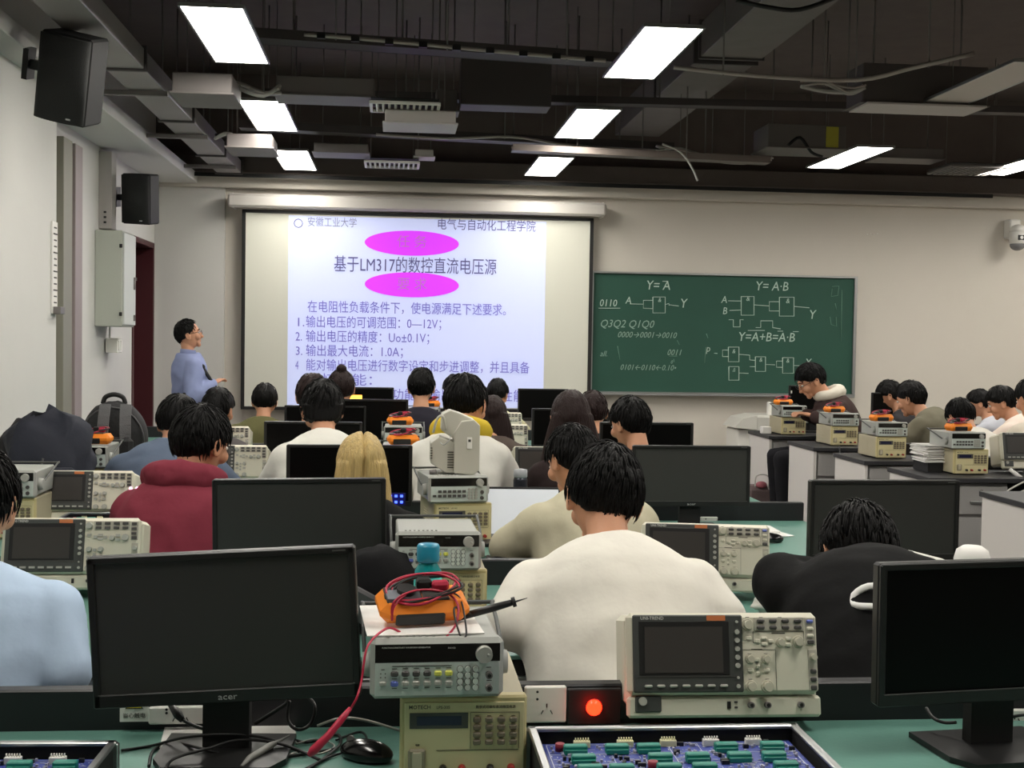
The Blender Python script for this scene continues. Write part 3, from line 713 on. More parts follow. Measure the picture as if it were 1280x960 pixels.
    if detail: B('usb_port', 700, 590, 720, 602, -.0105, .002, M_btnd, 0); B('usb_port', 700, 622, 720, 634, -.0105, .002, M_btnd, 0)
    for cx in (803, 908, 1118):
        b = MB(); b.cyl((X(cx), -.01, Z(614)), (X(cx), -.022, Z(614)), .0068, .0065, 14); b.build('input_socket', M_steel, e)
        MB().cyl((X(cx), -.0222, Z(614)), (X(cx), -.0228, Z(614)), .004, n=10).build('socket_core', M_blk, e)
    return e
scd = make_scope(True)
place(scd, (at(905, 908, 2.56).x, 2.42, ZD + .002), R(-1), 'nearest oscilloscope, cream with grey blank display, in front of the white tee student', 'cream oscilloscopes')
scd.location = (at(905, 908, 2.47).x, 2.47, ZD + .031); scd.rotation_euler = (R(-12), 0, R(-1)); scd.scale = (.965, .965, .965)
o = dupe(scd, at(886, 750, 3.72) * 1, R(-7), 'cream oscilloscope on the second desk, right of the white tee student', 'cream oscilloscopes', s=1.0)
o.location = Vector((at(884, 745, 3.72).x, 3.74, ZD + .031)); o.rotation_euler = (R(-12), 0, R(-10)); o.scale = (.95, .95, .95)
scs = make_scope(False)
SC = [(88, 172, 3.8, 660, 0, 167, 'oscilloscope on the second desk beside the light blue shirted student'),
      (103, 0, 5.15, 600, 0, 122, 'oscilloscope left of the maroon hoodie student, on the third desk'),
      (283, 0, 6.35, 564, 0, 101, 'oscilloscope right of the maroon hoodie student, partly hidden'),
      (691, 0, 6.4, 565, 0, 100, 'oscilloscope between the dark thermos and the long haired student'),
      (268, 0, 7.6, 539, 0, 86, 'far oscilloscope below the olive jacket student'),
      (621, 0, 8.0, 528, 0, 82, 'far oscilloscope right of the yellow collar student'),
      (620, 0, 9.4, 510, 0, 68, 'farthest oscilloscope in front of the pale shirted student'),
      (1295, 0, 7.5, 546, 0, 92, 'oscilloscope at the right edge on the second right bench')]
first = True
for (cx, _, Y, yt, _2, wpx, lab) in SC:
    p = at(cx, yt, Y); o = scs if first else copy_tree(scs); first = False
    s = wpx * Y / FPX / .42
    place(o, (p.x, Y, ZD + .031 * s), 0, lab, 'cream oscilloscopes', s=s, rot=(R(-12), 0, 0))

# ------------------------------------------------------------------ function generator (front y=0, bottom z=0)
KF = .000336
def make_fg(detail):
    e = empty('signal_generator'); e['category'] = 'signal generator'
    X = lambda cx: (cx - 402) * KF
    Z = lambda cy: (612 - cy) * KF
    def B(n, x0, y0, x1, y1, y=0, d=.01, m=M_silver, r=.002):
        return MB().box(((X(x0) + X(x1)) / 2, y - d / 2, (Z(y0) + Z(y1)) / 2), (X(x1) - X(x0), d, Z(y0) - Z(y1)), r).build(n, m, e)
    MB().box((0, .15, .054), (.225, .27, .096), .004).build('case', M_silver, e)
    fb = MB(); 
    fb.box((0, .012, .054), (.237, .035, .107), .009); fb.build('front_bezel', M_silver, e)
    B('display_window', 74, 318, 732, 412, -.0055, .003, mat('gloss_black', (8, 8, 8), .2), 0)
    B('key_panel', 74, 414, 728, 588, -.0055, .003, M_silverp, 0)
    b = MB(); b.cyl((X(646), -.008, Z(372)), (X(646), -.022, Z(372)), .0152, .0142, 24); b.ell((X(646) + .007, -.022, Z(372)), (.003, .0015, .003), 8, 6); b.build('dial_knob', M_btn, e)
    for s_ in (-1, 1):
        b = MB(); b.cyl((s_ * .113, .06, .048), (s_ * .132, .06, .048), .024, .021, 20); b.build('handle_hub', M_silver, e)
    h = MB(); h.tube(spline([(-.126, .06, .05), (-.128, .12, .07), (-.128, .27, .108), (-.11, .285, .11), (.11, .285, .11), (.128, .27, .108), (.128, .12, .07), (.126, .06, .05)], 5), .0042, 6); h.build('carry_handle', M_dgrey, e)
    keys = []
    for k in range(6):
        x = 176 + 57 * k
        keys.append((x - 20, 456, x + 20, 486, M_yel if k > 3 else M_btnd)); keys.append((x - 20, 508, x + 20, 538, M_blue if k == 0 else M_btn))
    keys.append((96, 508, 134, 534, M_btn))
    if detail:
        for kk in keys: B('button', *kk[:4], -.0085, .005, kk[4], .003)
        for i in range(3):
            for j in range(4):
                b = MB(); c_ = (X(521 + 41 * i), -.0085, Z(452 + 33 * j)); b.cyl(c_, (c_[0], -.0125, c_[2]), .0055, .005, 14); b.build('number_key', mat('key_pale', (208, 216, 208), .5), e)
                b = MB(); b.cyl(c_, (c_[0], -.0092, c_[2]), .0064, n=14); b.build('key_rim', M_btnd, e)
        for cy in (482, 550):
            b = MB(); b.cyl((X(673), -.0085, Z(cy)), (X(673), -.02, Z(cy)), .0062, n=14); b.build('output_socket', M_steel, e)
            MB().cyl((X(673), -.0202, Z(cy)), (X(673), -.021, Z(cy)), .0036, n=10).build('socket_core', M_blk, e)
        b = MB()
        for k in range(6):
            for cy in (444, 498, 548): b.box((X(176 + 57 * k), -.0088, Z(cy)), (.009, .0005, .0012))
        b.box((X(320), -.0088, Z(432)), (.105, .0005, .0013)); b.box((X(115), -.0088, Z(448)), (.006, .0005, .0012)); b.box((X(672), -.0088, Z(445)), (.009, .0005, .0012)); b.box((X(676), -.0088, Z(515)), (.009, .0005, .0012))
        for q in ((104, 470), (128, 470), (104, 490), (128, 490)): b.box((X(q[0]), -.0088, Z(q[1])), (.002, .0005, .002))
        b.build('printed_marks', M_ink, e)['kind'] = 'stuff'
        text('FUNCTION/ARBITRARY WAVEFORM GENERATOR', .0038, M_inkw, e, (X(236), -.0088, Z(334)), depth=.0002)
        text('DG1022', .0038, M_inkw, e, (X(475), -.0088, Z(339)), depth=.0002)
    else:
        b = MB()
        for kk in keys: b.box(((X(kk[0]) + X(kk[2])) / 2, -.01, (Z(kk[1]) + Z(kk[3])) / 2), (X(kk[2]) - X(kk[0]), .005, Z(kk[1]) - Z(kk[3])))
        for cy in (482, 550): b.cyl((X(673), -.0085, Z(cy)), (X(673), -.015, Z(cy)), .0075, n=8)
        b.build('keys', M_btnd, e)['kind'] = 'stuff'
        b = MB()
        for i in range(3):
            for j in range(4): b.cyl((X(521 + 41 * i), -.0085, Z(452 + 33 * j)), (X(521 + 41 * i), -.012, Z(452 + 33 * j)), .006, n=8)
        b.build('number_keys', M_btn, e)['kind'] = 'stuff'
    b = MB()
    for k in range(8): b.box((-.09 + .012 * k, .02, .1085), (.005, .016, .003))
    b.build('vent_ribs', M_silver, e)['kind'] = 'stuff'
    return e
# ------------------------------------------------------------------ bench power supply
KP = .00034
def make_psu(detail):
    e = empty('power_supply'); e['category'] = 'power supply'
    X = lambda cx: (cx - 537) * KP
    Z = lambda cy: (1075 - cy) * KP
    def B(n, x0, y0, x1, y1, y=0, d=.01, m=M_beige, r=.002):
        return MB().box(((X(x0) + X(x1)) / 2, y - d / 2, (Z(y0) + Z(y1)) / 2), (X(x1) - X(x0), d, Z(y0) - Z(y1)), r).build(n, m, e)
    MB().box((0, .172, .078), (.222, .31, .15), .004).build('case', M_beigeb, e)
    fb = MB(); fb.box((0, .012, .078), (.228, .026, .154), .004); fb.build('front_frame', mat('beige_frame', (196, 184, 134), .5), e)
    B('front_panel', 225, 650, 858, 1065, .0, .003, M_beige, .001)
    B('display_window', 252, 705, 560, 788, -.002, .002, mat('lcd_surround', (74, 72, 68), .4), 0)
    B('lcd', 290, 722, 525, 770, -.0035, .001, mat('lcd_dark_blue', (34, 36, 66), .25), 0)
    text('MOTECH', .0095, M_ink, e, (X(305), -.0032, Z(675)), depth=.0002, bold=.0001); text('LPS-305', .0075, M_ink, e, (X(428), -.0032, Z(677)), depth=.0002)
    if detail: text('数字式可编程直流稳压电源', .006, M_ink, e, (X(705), -.0032, Z(677)), depth=.0002); text('电源', .004, M_ink, e, (X(295), -.0032, Z(876)), depth=.0002)
    b = MB()
    for i in range(4):
        for j in range(4):
            x, y = 607 + 64 * i, 743 + 40 * j
            if detail: B('button', x - 21, y - 14, x + 21, y + 14, -.002, .006, mat('key_taupe', (120, 110, 92), .5), .002)
            else: b.box((X(x), -.005, Z(y)), (.0145, .006, .0095))
    if b.v: b.build('keys', mat('key_taupe', (120, 110, 92), .5), e)['kind'] = 'stuff'
    sw = B('power_switch', 246, 892, 338, 1010, -.002, .008, mat('switch_grey', (150, 142, 120), .5), .008)
    B('rocker', 268, 905, 318, 995, -.009, .004, mat('rocker_grey', (190, 182, 156), .5), .004)
    ln = MB()
    def L(x0, y0, x1, y1): ln.box(((X(x0) + X(x1)) / 2, -.0034, (Z(y0) + Z(y1)) / 2), (max(.0006, X(x1) - X(x0)), .0006, max(.0006, Z(y0) - Z(y1))))
    L(572, 704, 830, 706); L(572, 704, 574, 898); L(830, 704, 832, 898); L(395, 903, 828, 906)
    for i in range(4):
        for j in range(4): L(607 + 64 * i - 10, 743 + 40 * j - 21, 607 + 64 * i + 10, 743 + 40 * j - 18)
    ln.build('printed_lines', M_ink, e)['kind'] = 'stuff'
    for k, (x, m) in enumerate(((430, M_blk), (530, mat('terminal_red', (160, 40, 36), .5)), (680, M_blk), (790, mat('terminal_red', (160, 40, 36), .5)))):
        MB().cyl((X(x), -.003, Z(1000)), (X(x), -.02, Z(1000)), .007, .006, 12).build('terminal', m, e)
    b = MB()
    for z in range(7): b.box((-.1115, .2, .05 + .01 * z), (.002, .08, .003))
    b.build('side_vents', M_beigeb, e)['kind'] = 'stuff'
    for x in (-.09, .09):
        for y in (.04, .29): MB().cyl((x, y, -.004), (x, y, .004), .01, n=10).build('foot', M_blk, e)
    return e
# ------------------------------------------------------------------ orange multimeter with leads (lying, long axis = x)
def make_mm(detail):
    e = empty('multimeter'); e['category'] = 'multimeter'
    MB().box((0, 0, .02), (.155, .082, .036), .014).build('rubber_holster', M_orange, e)
    MB().box((-.035, -.002, .0385), (.062, .05, .006), .002).build('face', mat('meter_face', (66, 62, 66), .5), e)
    MB().box((-.01, -.041, .014), (.085, .006, .02), .003).build('rear_foot', M_blk, e)
    MB().cyl((-.03, 0, .04), (-.03, 0, .05), .016, n=16).build('rotary_dial', M_blk, e)
    MB().box((-.052, -.008, .042), (.026, .032, .003), .001).build('display', mat('meter_lcd', (120, 124, 130), .3), e)
    MB().box((.03, .004, .05), (.03, .016, .016), .004).build('red_plug', M_red, e); MB().box((.002, .01, .052), (.026, .018, .018), .004).build('black_plug', M_blk, e)
    MB().box((.02, 0, .0388), (.045, .05, .005), .002).build('input_panel', M_btnd, e)
    rnd = random.Random(5)
    for nm, m, n in (('red_lead', M_red, 3), ('black_lead', M_blackc, 2)):
        pts = []
        for k in range(7 * n):
            a = 2 * PI * k / 7 + (0 if m is M_red else .6)
            pts.append((.0 + .062 * math.cos(a) + rnd.uniform(-.008, .008), .036 * math.sin(a) + rnd.uniform(-.006, .006), .046 + .010 * math.sin(a + 1) + .003 * rnd.random() + .001 * k / 7))
        MB().tube(spline(pts, 4), .0022, 6).build(nm, m, e)
    return e
fg_d, fg_s, ps_d, ps_s, mm = make_fg(True), make_fg(False), make_psu(True), make_psu(False), make_mm(True)
ZP = ZD + .004; ZF = ZP + .157
# main stack on the nearest desk
place(ps_d, (at(579, 940, 2.2).x, 2.2, ZP + .001), R(0), 'nearest beige bench power supply, under the silver signal generator', 'beige power supplies')
place(fg_d, (at(546, 870, 2.19).x, 2.185, ZF), R(2), 'nearest silver signal generator, with papers and orange multimeter on top', 'silver signal generators')
PSU, FGN = [ps_d], [fg_d]
first = [True, True]
FG2 = dupe(fg_d, (at(548, 700, 3.4).x, 3.4, ZF), R(1), 'silver signal generator behind the turquoise bottle', 'silver signal generators')
PS2 = dupe(ps_d, (at(558, 700, 3.42).x, 3.42, ZP + .001), 0, 'beige power supply behind the turquoise bottle', 'beige power supplies')
def stack(xc, Y, where, rz=0, s=1, side=0):
    global first
    p = ps_s if first[0] else copy_tree(ps_s); f = fg_s if first[1] else copy_tree(fg_s); first = [False, False]
    c_ = at(xc, 560, Y)
    place(p, (c_.x + side, Y + .01, ZP + .001), rz, 'beige power supply %s' % where, 'beige power supplies', s=s)
    place(f, (c_.x, Y, ZP + .157 * s), rz, 'silver signal generator %s' % where, 'silver signal generators', s=s)
    return c_, ZP + .157 * s + .1075 * s
stack(574, 4.8, 'under the grey upright instrument', R(9), 1, .02)
def meter(x, Y, z, rz, lab, s=1):
    o = copy_tree(mm); place(o, (at(x, 540, Y).x, Y, z), rz, lab, 'orange multimeters', s=s); o.scale = (1.02 * s, 1.2 * s, 1.35 * s); return o
c_, zt = stack(507, 6.1, 'low between the blond student and the upright instrument'); meter(504, 6.18, zt, .1, 'orange multimeter, lower of the two right of the blond hair')
c_, zt = stack(504, 7.5, 'behind the two orange multimeters'); meter(500, 7.58, zt, .1, 'orange multimeter, upper of the two right of the blond hair')
c_, zt = stack(529, 9.4, 'just below the dark shirted student'); meter(537, 9.6, zt, 0, 'small far orange multimeter below the dark shirted student')
c_, zt = stack(102, 6.0, 'behind the dark navy bag'); meter(119, 6.08, zt, 0, 'orange multimeter between the two bags on the left')
c_, zt = stack(5, 4.9, 'at the left picture edge behind the light blue shirt')
for (x, Y, s, w1, w2) in ((1210, 7.42, 1, 'on the second right bench beside the stacked papers', 'orange multimeter on the second right bench, before the white tee student'),
                      (1115, 8.45, .97, 'on the third right bench in front of the olive jacket student', 'orange multimeter on the third right bench, before the olive jacket student'),
                      (1056, 9.5, .97, 'on the fourth right bench behind the brown hoodie student', 'orange multimeter behind the brown hoodie student'),
                      (992, 10.6, .97, 'on the farthest right bench by the pump bottle', 'farthest orange multimeter on the right, beside the pump bottle')):
    c_, zt = stack(x, Y, w1, R(3), s, .03 if Y < 8 else 0)
    meter(x - (12 if Y < 8 else 14), Y + .08, zt, .12, w2)
place(mm, (at(527, 780, 2.27).x, 2.3, ZF + .1085 + .003), R(8), 'nearest orange multimeter wrapped in red and black leads', 'orange multimeters', s=1.0); mm.scale = (1.08, 1.12, 1.15); mm.rotation_euler = (R(16), 0, R(10)); mm.location.z += .012
# ------------------------------------------------------------------ things on the nearest desk
zt = ZF + .1085
# papers on the generator
g = fg_d.location
b = MB(); b.box((g.x - .03, g.y + .14, zt + .0015), (.21, .25, .002), 0, Euler((0, 0, .08)))
tag(b.build('paper_sheet', M_paper), 'white paper sheets between the nearest generator and multimeter', 'paper')
b = MB(); b.tube([Vector((.02, .0, 0)), Vector((.09, 0, .008)), Vector((.125, 0, .012)), Vector((.13, 0, .0125)), Vector((.155, 0, .016))], [.0065, .0075, .006, .0022, .0006], 10)
pr = tag(b.build('test_probe', M_blk), 'black test probe lying on the papers right of the orange multimeter', 'probe')
q0 = at(592, 783, 2.3); q1 = at(646, 768, 2.3); d_ = (q1 - q0); pr.location = Vector((q0.x - .05, 2.3, zt + .006)); pr.rotation_euler = (0, -R(9), 0)
MB().cyl((.125, 0, .012), (.132, 0, .013), .0095, n=12).build('finger_guard', M_blk, pr)
L = at
cable('test_lead', [(g.x + .05, 2.32, zt + .02), at(552, 762, 2.3), at(557, 742, 2.3), at(575, 748, 2.28), at(583, 790, 2.2), at(576, 796, 2.2), at(568, 760, 2.25), Vector((q0.x, 2.3, zt + .013))], .002, M_blackc, 'thin black lead looping from the meter to the black probe', 'lead')
cable('test_lead', [at(500, 790, 2.22), at(486, 785, 2.2), at(470, 795, 2.16), at(458, 812, 2.12), at(452, 850, 2.1), at(446, 872, 2.08), at(437, 888, 2.08)], .0022, M_red, 'red lead hanging down left of the signal generator', 'lead')
b = MB(); b.tube([at(438, 885, 2.08), at(428, 898, 2.07), at(410, 920, 2.06), at(392, 938, 2.05), at(386, 944, 2.05)], [.0035, .006, .0065, .008, .004], 10)
tag(b.build('test_probe', M_red), 'red test probe on the cables beside the mouse', 'probe')
cable('test_lead', [at(520, 740, 2.3), at(505, 745, 2.26), at(492, 760, 2.24), at(490, 775, 2.24)], .0022, M_red, 'red lead arched over the left end of the orange meter', 'lead')
cable('test_lead', [at(490, 776, 2.24), at(493, 752, 2.24), at(520, 738, 2.26), at(555, 740, 2.28), at(572, 755, 2.26), at(570, 780, 2.23), at(558, 796, 2.2)], .0022, M_red, 'red lead looped over the nearest multimeter', 'lead')
# turquoise bottle: stands on the nearest stack's back? -> on the paper behind the meter
bt = empty('water_bottle', (0, 0, 0), 0, 'turquoise plastic water bottle behind the nearest orange multimeter', 'bottle')
M_turq = mat('turquoise_plastic', (16, 150, 158), .25, trans=.25); M_cap = mat('turquoise_cap', (20, 130, 160), .4)
pb = at(534, 760, 2.46); bt.location = (pb.x, 2.44, zt + .001)
BS = (2.44 / FPX)
hb = (2.44 * (750 - 680) / FPX)
z0 = 0; ztop = at(534, 680, 2.44).z - (zt + .001)
MB().lathe([(.001, 0), (.025, 0), (.027, .004), (.027, ztop * .5), (.0265, ztop * .58), (.019, ztop * .68), (.018, ztop * .74)], 28).build('bottle_body', M_turq, bt)
MB().lathe([(.0275, ztop * .22), (.0278, ztop * .24), (.0278, ztop * .46), (.0275, ztop * .48)], 28).build('label_band', mat('turquoise_band', (70, 190, 186), .4), bt)
MB().lathe([(.001, ztop * .72), (.0215, ztop * .72), (.0225, ztop * .76), (.0225, ztop * .96), (.020, ztop), (.001, ztop)], 28).build('cap', M_cap, bt)

# socket plates and red lamp on the ledge front
def plate(x0, y0, x1, y1, Y, label, kind='five'):
    a = at(x0, y1, Y); b2 = at(x1, y0, Y); e = empty('power_socket', ((a.x + b2.x) / 2, Y, (a.z + b2.z) / 2), 0, label, 'power socket')
    W_, H_ = b2.x - a.x, b2.z - a.z
    MB().box((0, 0, 0), (W_, .012, H_), .003).build('plate', M_white, e)
    b = MB()
    for s_ in (-1, 1): b.cyl((-W_ * .2, -.0065, H_ * (.26 + .1 * s_)), (-W_ * .2, -.0072, H_ * (.26 + .1 * s_)), .0028, n=8)
    b.box((.03 * W_, -.0068, -H_ * .02), (.002, .001, .008)); b.box((-.08 * W_, -.0068, -H_ * .2), (.002, .001, .009), 0, Euler((0, .5, 0))); b.box((.14 * W_, -.0068, -H_ * .2), (.002, .001, .009), 0, Euler((0, -.5, 0)))
    b.build('socket_holes', M_blk, e)['kind'] = 'stuff'
    return e
YL = 2.525
plate(655, 857, 708, 903, YL, 'white socket plate on the near desk ledge beside the red lamp')
plate(186, 882, 262, 905, YL, 'white socket plate under the lower left monitor')
plate(1240, 886, 1290, 905, YL, 'white socket plate behind the lower right monitor stand')
plate(875, 646, 897, 664, 5.44, 'small white socket plate on the third desk ledge')
a = at(709, 905, YL); b2 = at(776, 860, YL)
e = empty('indicator_panel', ((a.x + b2.x) / 2, YL, (a.z + b2.z) / 2), 0, 'black ledge panel with a glowing red lamp, beside the near scope', 'lamp')
MB().box((0, 0, 0), (b2.x - a.x, .012, b2.z - a.z), .002).build('panel', M_blkm, e)
MB().lathe([(.019, 0), (.019, .004), (.016, .01), (.001, .01)], 20).build('lamp_base', mat('lamp_base_red', (120, 10, 12), .4), e).rotation_euler = (PI / 2, 0, 0)
M_redlamp = mat('red_lamp', (255, 26, 8), .3, emit=3.0)
MB().ell((-.003, -.018, .002), (.0165, .012, .0165)).build('glowing_dome', M_redlamp, e)
p = at(613, 655, 5.43); e = empty('indicator_panel', (p.x, 5.43, p.z), 0, 'far glowing red lamp on the ledge right of the upright instrument', 'lamp')
MB().box((0, 0, 0), (.1, .012, .085), .002).build('panel', M_blkm, e); MB().ell((0, -.012, 0), (.022, .012, .022)).build('glowing_dome', M_redlamp, e)
def warn(x0, y0, x1, y1, Y, label):
    a = at(x0, y1, Y); b2 = at(x1, y0, Y); W_, H_ = b2.x - a.x, b2.z - a.z
    e = empty('warning_label', ((a.x + b2.x) / 2, Y, (a.z + b2.z) / 2), 0, label, 'label')
    MB().box((0, 0, 0), (W_, .004, H_)).build('card', M_white, e)
    MB().prism([(-W_ * .32, -H_ * .02), (W_ * .32, -H_ * .02), (0, H_ * .42)], -.0022, -.003).build('triangle_edge', M_blk, e)
    MB().prism([(-W_ * .26, H_ * .02), (W_ * .26, H_ * .02), (0, H_ * .37)], -.003, -.0036).build('triangle', mat('warning_yellow', (232, 210, 40), .6), e)
    text('当心触电', W_ * .2, M_ink, e, (0, -.0024, -H_ * .28), depth=.0002)
    MB().prism([(.0, H_ * .3), (-.003, H_ * .16), (.002, H_ * .17), (0, H_ * .06), (.004, H_ * .2), (.0005, H_ * .2)], -.0036, -.0042).build('flash', M_blk, e)
warn(150, 868, 186, 902, YL, 'yellow triangle warning label on the near ledge, left')
warn(900, 652, 917, 666, 5.44, 'small yellow triangle warning label on the third desk ledge')

# mice
def mouse(loc, rz, label):
    e = empty('computer_mouse', loc, rz, label, 'mouse')
    MB().ell((0, 0, .012), (.031, .056, .024), 20, 12, fn=lambda d, p: Vector((p.x, p.y, max(p.z, -.012)))).build('shell', mat('mouse_gloss', (12, 12, 12), .18), e)
    MB().cyl((-.003, .035, .031), (.003, .035, .031), .008, n=10).build('wheel', M_steel, e)
    return e
mouse(onz(458, 948, ZD + .003), R(60), 'glossy black mouse between the cables and the power supply')
mouse(onz(962, 677, ZD + .003), R(80), 'black mouse on the third desk beside the white paper')
mouse(onz(622, 708, ZD + .003), R(70), 'dark mouse on the second desk beside the white tee shoulder')
# cables on the near desk (points on the table plane)
T = lambda x, y, h=.004: onz(x, y, ZD + h)
cable('cable', [at(213, 882, 2.46), at(222, 895, 2.44), at(238, 905, 2.42), at(258, 912, 2.4)], .0035, M_blackc, 'thick black plug cable in front of the white socket under the monitor')
b = MB(); b.tube([at(213, 880, 2.46), at(222, 893, 2.44), at(228, 900, 2.43)], [.006, .009, .006], 8); tag(b.build('plug', M_blk), 'black cable plug in front of the white socket plate', 'plug')
cable('cable', [T(152, 938), T(190, 932), T(230, 922, .03), T(280, 918, .04), T(330, 922, .03), T(375, 940)], .003, M_blackc, 'black cable running over the lower left monitor base')
cable('cable', [T(186, 958), T(192, 938), T(215, 928), T(250, 935, .02), T(290, 945), T(340, 948), T(420, 936)], .003, M_blackc, 'black cable curled around the left of the monitor base')
cable('cable', [T(205, 975), T(215, 950, .02), T(262, 935, .03), T(300, 925, .03), T(352, 930, .02), T(400, 950)], .003, M_blackc, 'second black cable crossing the monitor base front')
cable('cable', [at(318, 905, 2.44), at(345, 888, 2.45), at(360, 876, 2.46), at(362, 860, 2.46)], .004, M_blackc, 'thick black cable rising behind the lower left monitor')
cable('cable', [at(362, 876, 2.44), at(360, 900, 2.42), at(372, 912, 2.4), at(388, 905, 2.42), at(394, 884, 2.44), at(386, 872, 2.46)], .0035, M_blackc, 'black cable loop hanging right of the lower left monitor stand')
cable('cable', [T(362, 922), T(385, 928), T(420, 918), T(425, 930), T(405, 948), T(380, 965)], .003, M_blackc, 'black cable lying under the red probe')
cable('cable', [T(397, 907, .01), T(425, 898, .03), T(455, 900, .03), T(500, 913)], .003, M_whitec, 'pale grey cable from the red probe to the power supply')
cable('cable', [T(370, 930), T(395, 924, .008), T(418, 932), T(400, 942, .006), T(372, 940), T(350, 950)], .002, M_whitec, 'thin pale wire coiled below the red probe')
cable('cable', [T(420, 925), T(450, 915), T(458, 926, .01), T(440, 938), T(415, 945), T(380, 962)], .0025, M_blackc, 'black cable bundle left of the glossy mouse')
b = MB(); b.tube([T(302, 958, .012), T(312, 948, .014), T(338, 932, .02), T(350, 926, .022), T(362, 919, .026)], [.003, .0065, .0065, .003, .001], 10)
tag(b.build('probe_hook', mat('probe_grey', (130, 130, 126), .45)), 'grey scope probe lying across the cables under the monitor', 'probe')
b = MB(); b.box((0, 0, 0), (.26, .17, .003)); o = b.build('paper_sheet', M_paper); tag(o, 'white paper under the lower left monitor stand', 'paper'); o.location = T(283, 925, .0025) + Vector((0, .05, 0)); o.rotation_euler = (0, 0, .1)
cable('cable', [at(1158, 885, 2.45), at(1166, 897, 2.42), at(1180, 903, 2.4), at(1195, 903, 2.38)], .0035, M_blackc, 'black cable curving behind the lower right monitor')
cable('cable', [at(1250, 900, 2.4), at(1270, 895, 2.4), at(1295, 892, 2.42)], .0035, M_blackc, 'black cable right of the lower right monitor stand')

# ------------------------------------------------------------------ circuit trainer cases
M_pcb = mat('blue_circuit_board', (58, 72, 150), .45, var=.55, vscale=55)
M_pcbw = mat('white_print', (186, 190, 206), .6); M_tb = mat('green_terminal', (24, 128, 112), .45)
M_caseb = mat('case_lining', (14, 14, 15), .8)
def trainer(label, seed=1, w_=.47, d_=.36):
    e = empty('trainer_case', (0, 0, 0), 0, label, 'trainer case', 'open circuit trainer cases'); r = random.Random(seed); h = .085
    f = MB()
    for s_ in (-1, 1):
        f.box((s_ * (w_ / 2 - .003), 0, h / 2), (.006, d_, h)); f.box((0, s_ * (d_ / 2 - .003), h / 2), (w_, .006, h))
    f.box((0, 0, .003), (w_, d_, .006)); f.build('case_walls', M_caseb, e)
    t = MB()
    for s_ in (-1, 1):
        t.box((s_ * (w_ / 2 - .003), 0, h), (.014, d_ + .01, .008), .002); t.box((0, s_ * (d_ / 2 - .003), h), (w_ + .01, .014, .008), .002)
        for q in (-1, 1): t.box((s_ * (w_ / 2 + .001), q * (d_ / 2 + .001), h / 2), (.014, .014, h), .002)
    t.build('metal_edging', M_alu, e)
    z = .062
    MB().box((0, 0, z - .002), (w_ - .03, d_ - .03, .003)).build('circuit_board', M_pcb, e)
    lines = MB(); dots = MB(); dark = MB(); x0, x1, y0, y1 = -w_ / 2 + .025, w_ / 2 - .025, -d_ / 2 + .025, d_ / 2 - .025
    for k in range(9): 
        x = x0 + (x1 - x0) * k / 8; lines.box((x, 0, z + .0002), (.0014, y1 - y0, .0006))
    for k in range(7): lines.box((0, y0 + (y1 - y0) * k / 6, z + .0002), (x1 - x0, .0014, .0006))
    for k in range(700):
        x, y = r.uniform(x0, x1), r.uniform(y0, y1); L_ = r.choice((.003, .006, .009))
        lines.box((x, y, z + .0004), (L_, .0016, .0006) if r.random() < .7 else (.0016, L_, .0006))
    for k in range(260): dots.cyl((r.uniform(x0, x1), r.uniform(y0, y1), z), (0, 0, 0), .001) if 0 else dots.box((r.uniform(x0, x1), r.uniform(y0, y1), z + .002), (.004, .004, .005))
    for k in range(90): dark.box((r.uniform(x0, x1), r.uniform(y0, y1), z + .003), (r.choice((.005, .009, .013)), .006, .007))
    lines.build('board_print', M_pcbw, e)['kind'] = 'stuff'; dots.build('small_components', mat('component_pale', (160, 160, 176), .5), e)['kind'] = 'stuff'; dark.build('dark_components', M_blk, e)['kind'] = 'stuff'
    for i in range(6):
        for j in range(3):
            if (i * 3 + j + seed) % 5 == 0: continue
            x, y = x0 + .045 + (x1 - x0 - .09) * i / 5 + r.uniform(-.01, .01), y1 - .045 - (y1 - y0 - .09) * j / 4.2
            g_ = MB(); g_.box((x, y, z + .008), (.04, .016, .016), .002); g_.box((x, y - .009, z + .005), (.038, .006, .009), .001); g_.build('green_terminal_block', M_tb, e)
    for i in range(5):
        x = x0 + .06 + (x1 - x0 - .12) * i / 4
        c_ = MB(); c_.box((x, y1 - .012, z + .006), (.028, .012, .012), .001)
        for q in range(6): c_.box((x - .011 + .0044 * q, y1 - .012, z + .014), (.0018, .004, .006))
        c_.build('pin_header' if i < 3 else 'white_connector', mat('header_cream', (214, 210, 170), .5) if i < 3 else M_white, e)
    for (x, y) in ((x0 + .02, y1 - .03), (x0 + .16, y0 + .18)):
        MB().cyl((x, y, z), (x, y, z + .014), .008, n=12).build('red_cap', mat('cap_red', (130, 30, 50), .5), e)
    MB().box((w_ / 2 + .006, -d_ * .2, h * .6), (.008, .03, .03), .002).build('latch', M_alu, e)
    return e
t1 = trainer('open blue circuit trainer case in front of the nearest oscilloscope', 1)
c1 = onz(663, 912, ZD + .085); c2 = onz(1000, 914, ZD + .085)
W1 = c2.x - c1.x
t1.location = ((c1.x + c2.x) / 2, c1.y - .18, ZD + .001); t1.scale = (W1 / .47, 1, 1)
t2 = trainer('open blue circuit trainer case at the lower left corner', 2)
c1 = onz(152, 925, ZD + .085); t2.location = (c1.x - .25, c1.y - .19, ZD + .001); t2.rotation_euler = (0, 0, R(-2))
t3 = trainer('trainer case on the second desk beside the white tee sleeve', 3)
c1 = onz(840, 722, ZD + .085); t3.location = (c1.x - .2, 3.4, ZD + .001); t3.rotation_euler = (0, 0, R(0))
t4 = trainer('trainer case with small pink lights left of the maroon hoodie', 4)
t4.location = (at(165, 600, 5.3).x, 4.85, ZD + .001); t4.scale = (.8, 1, 1)
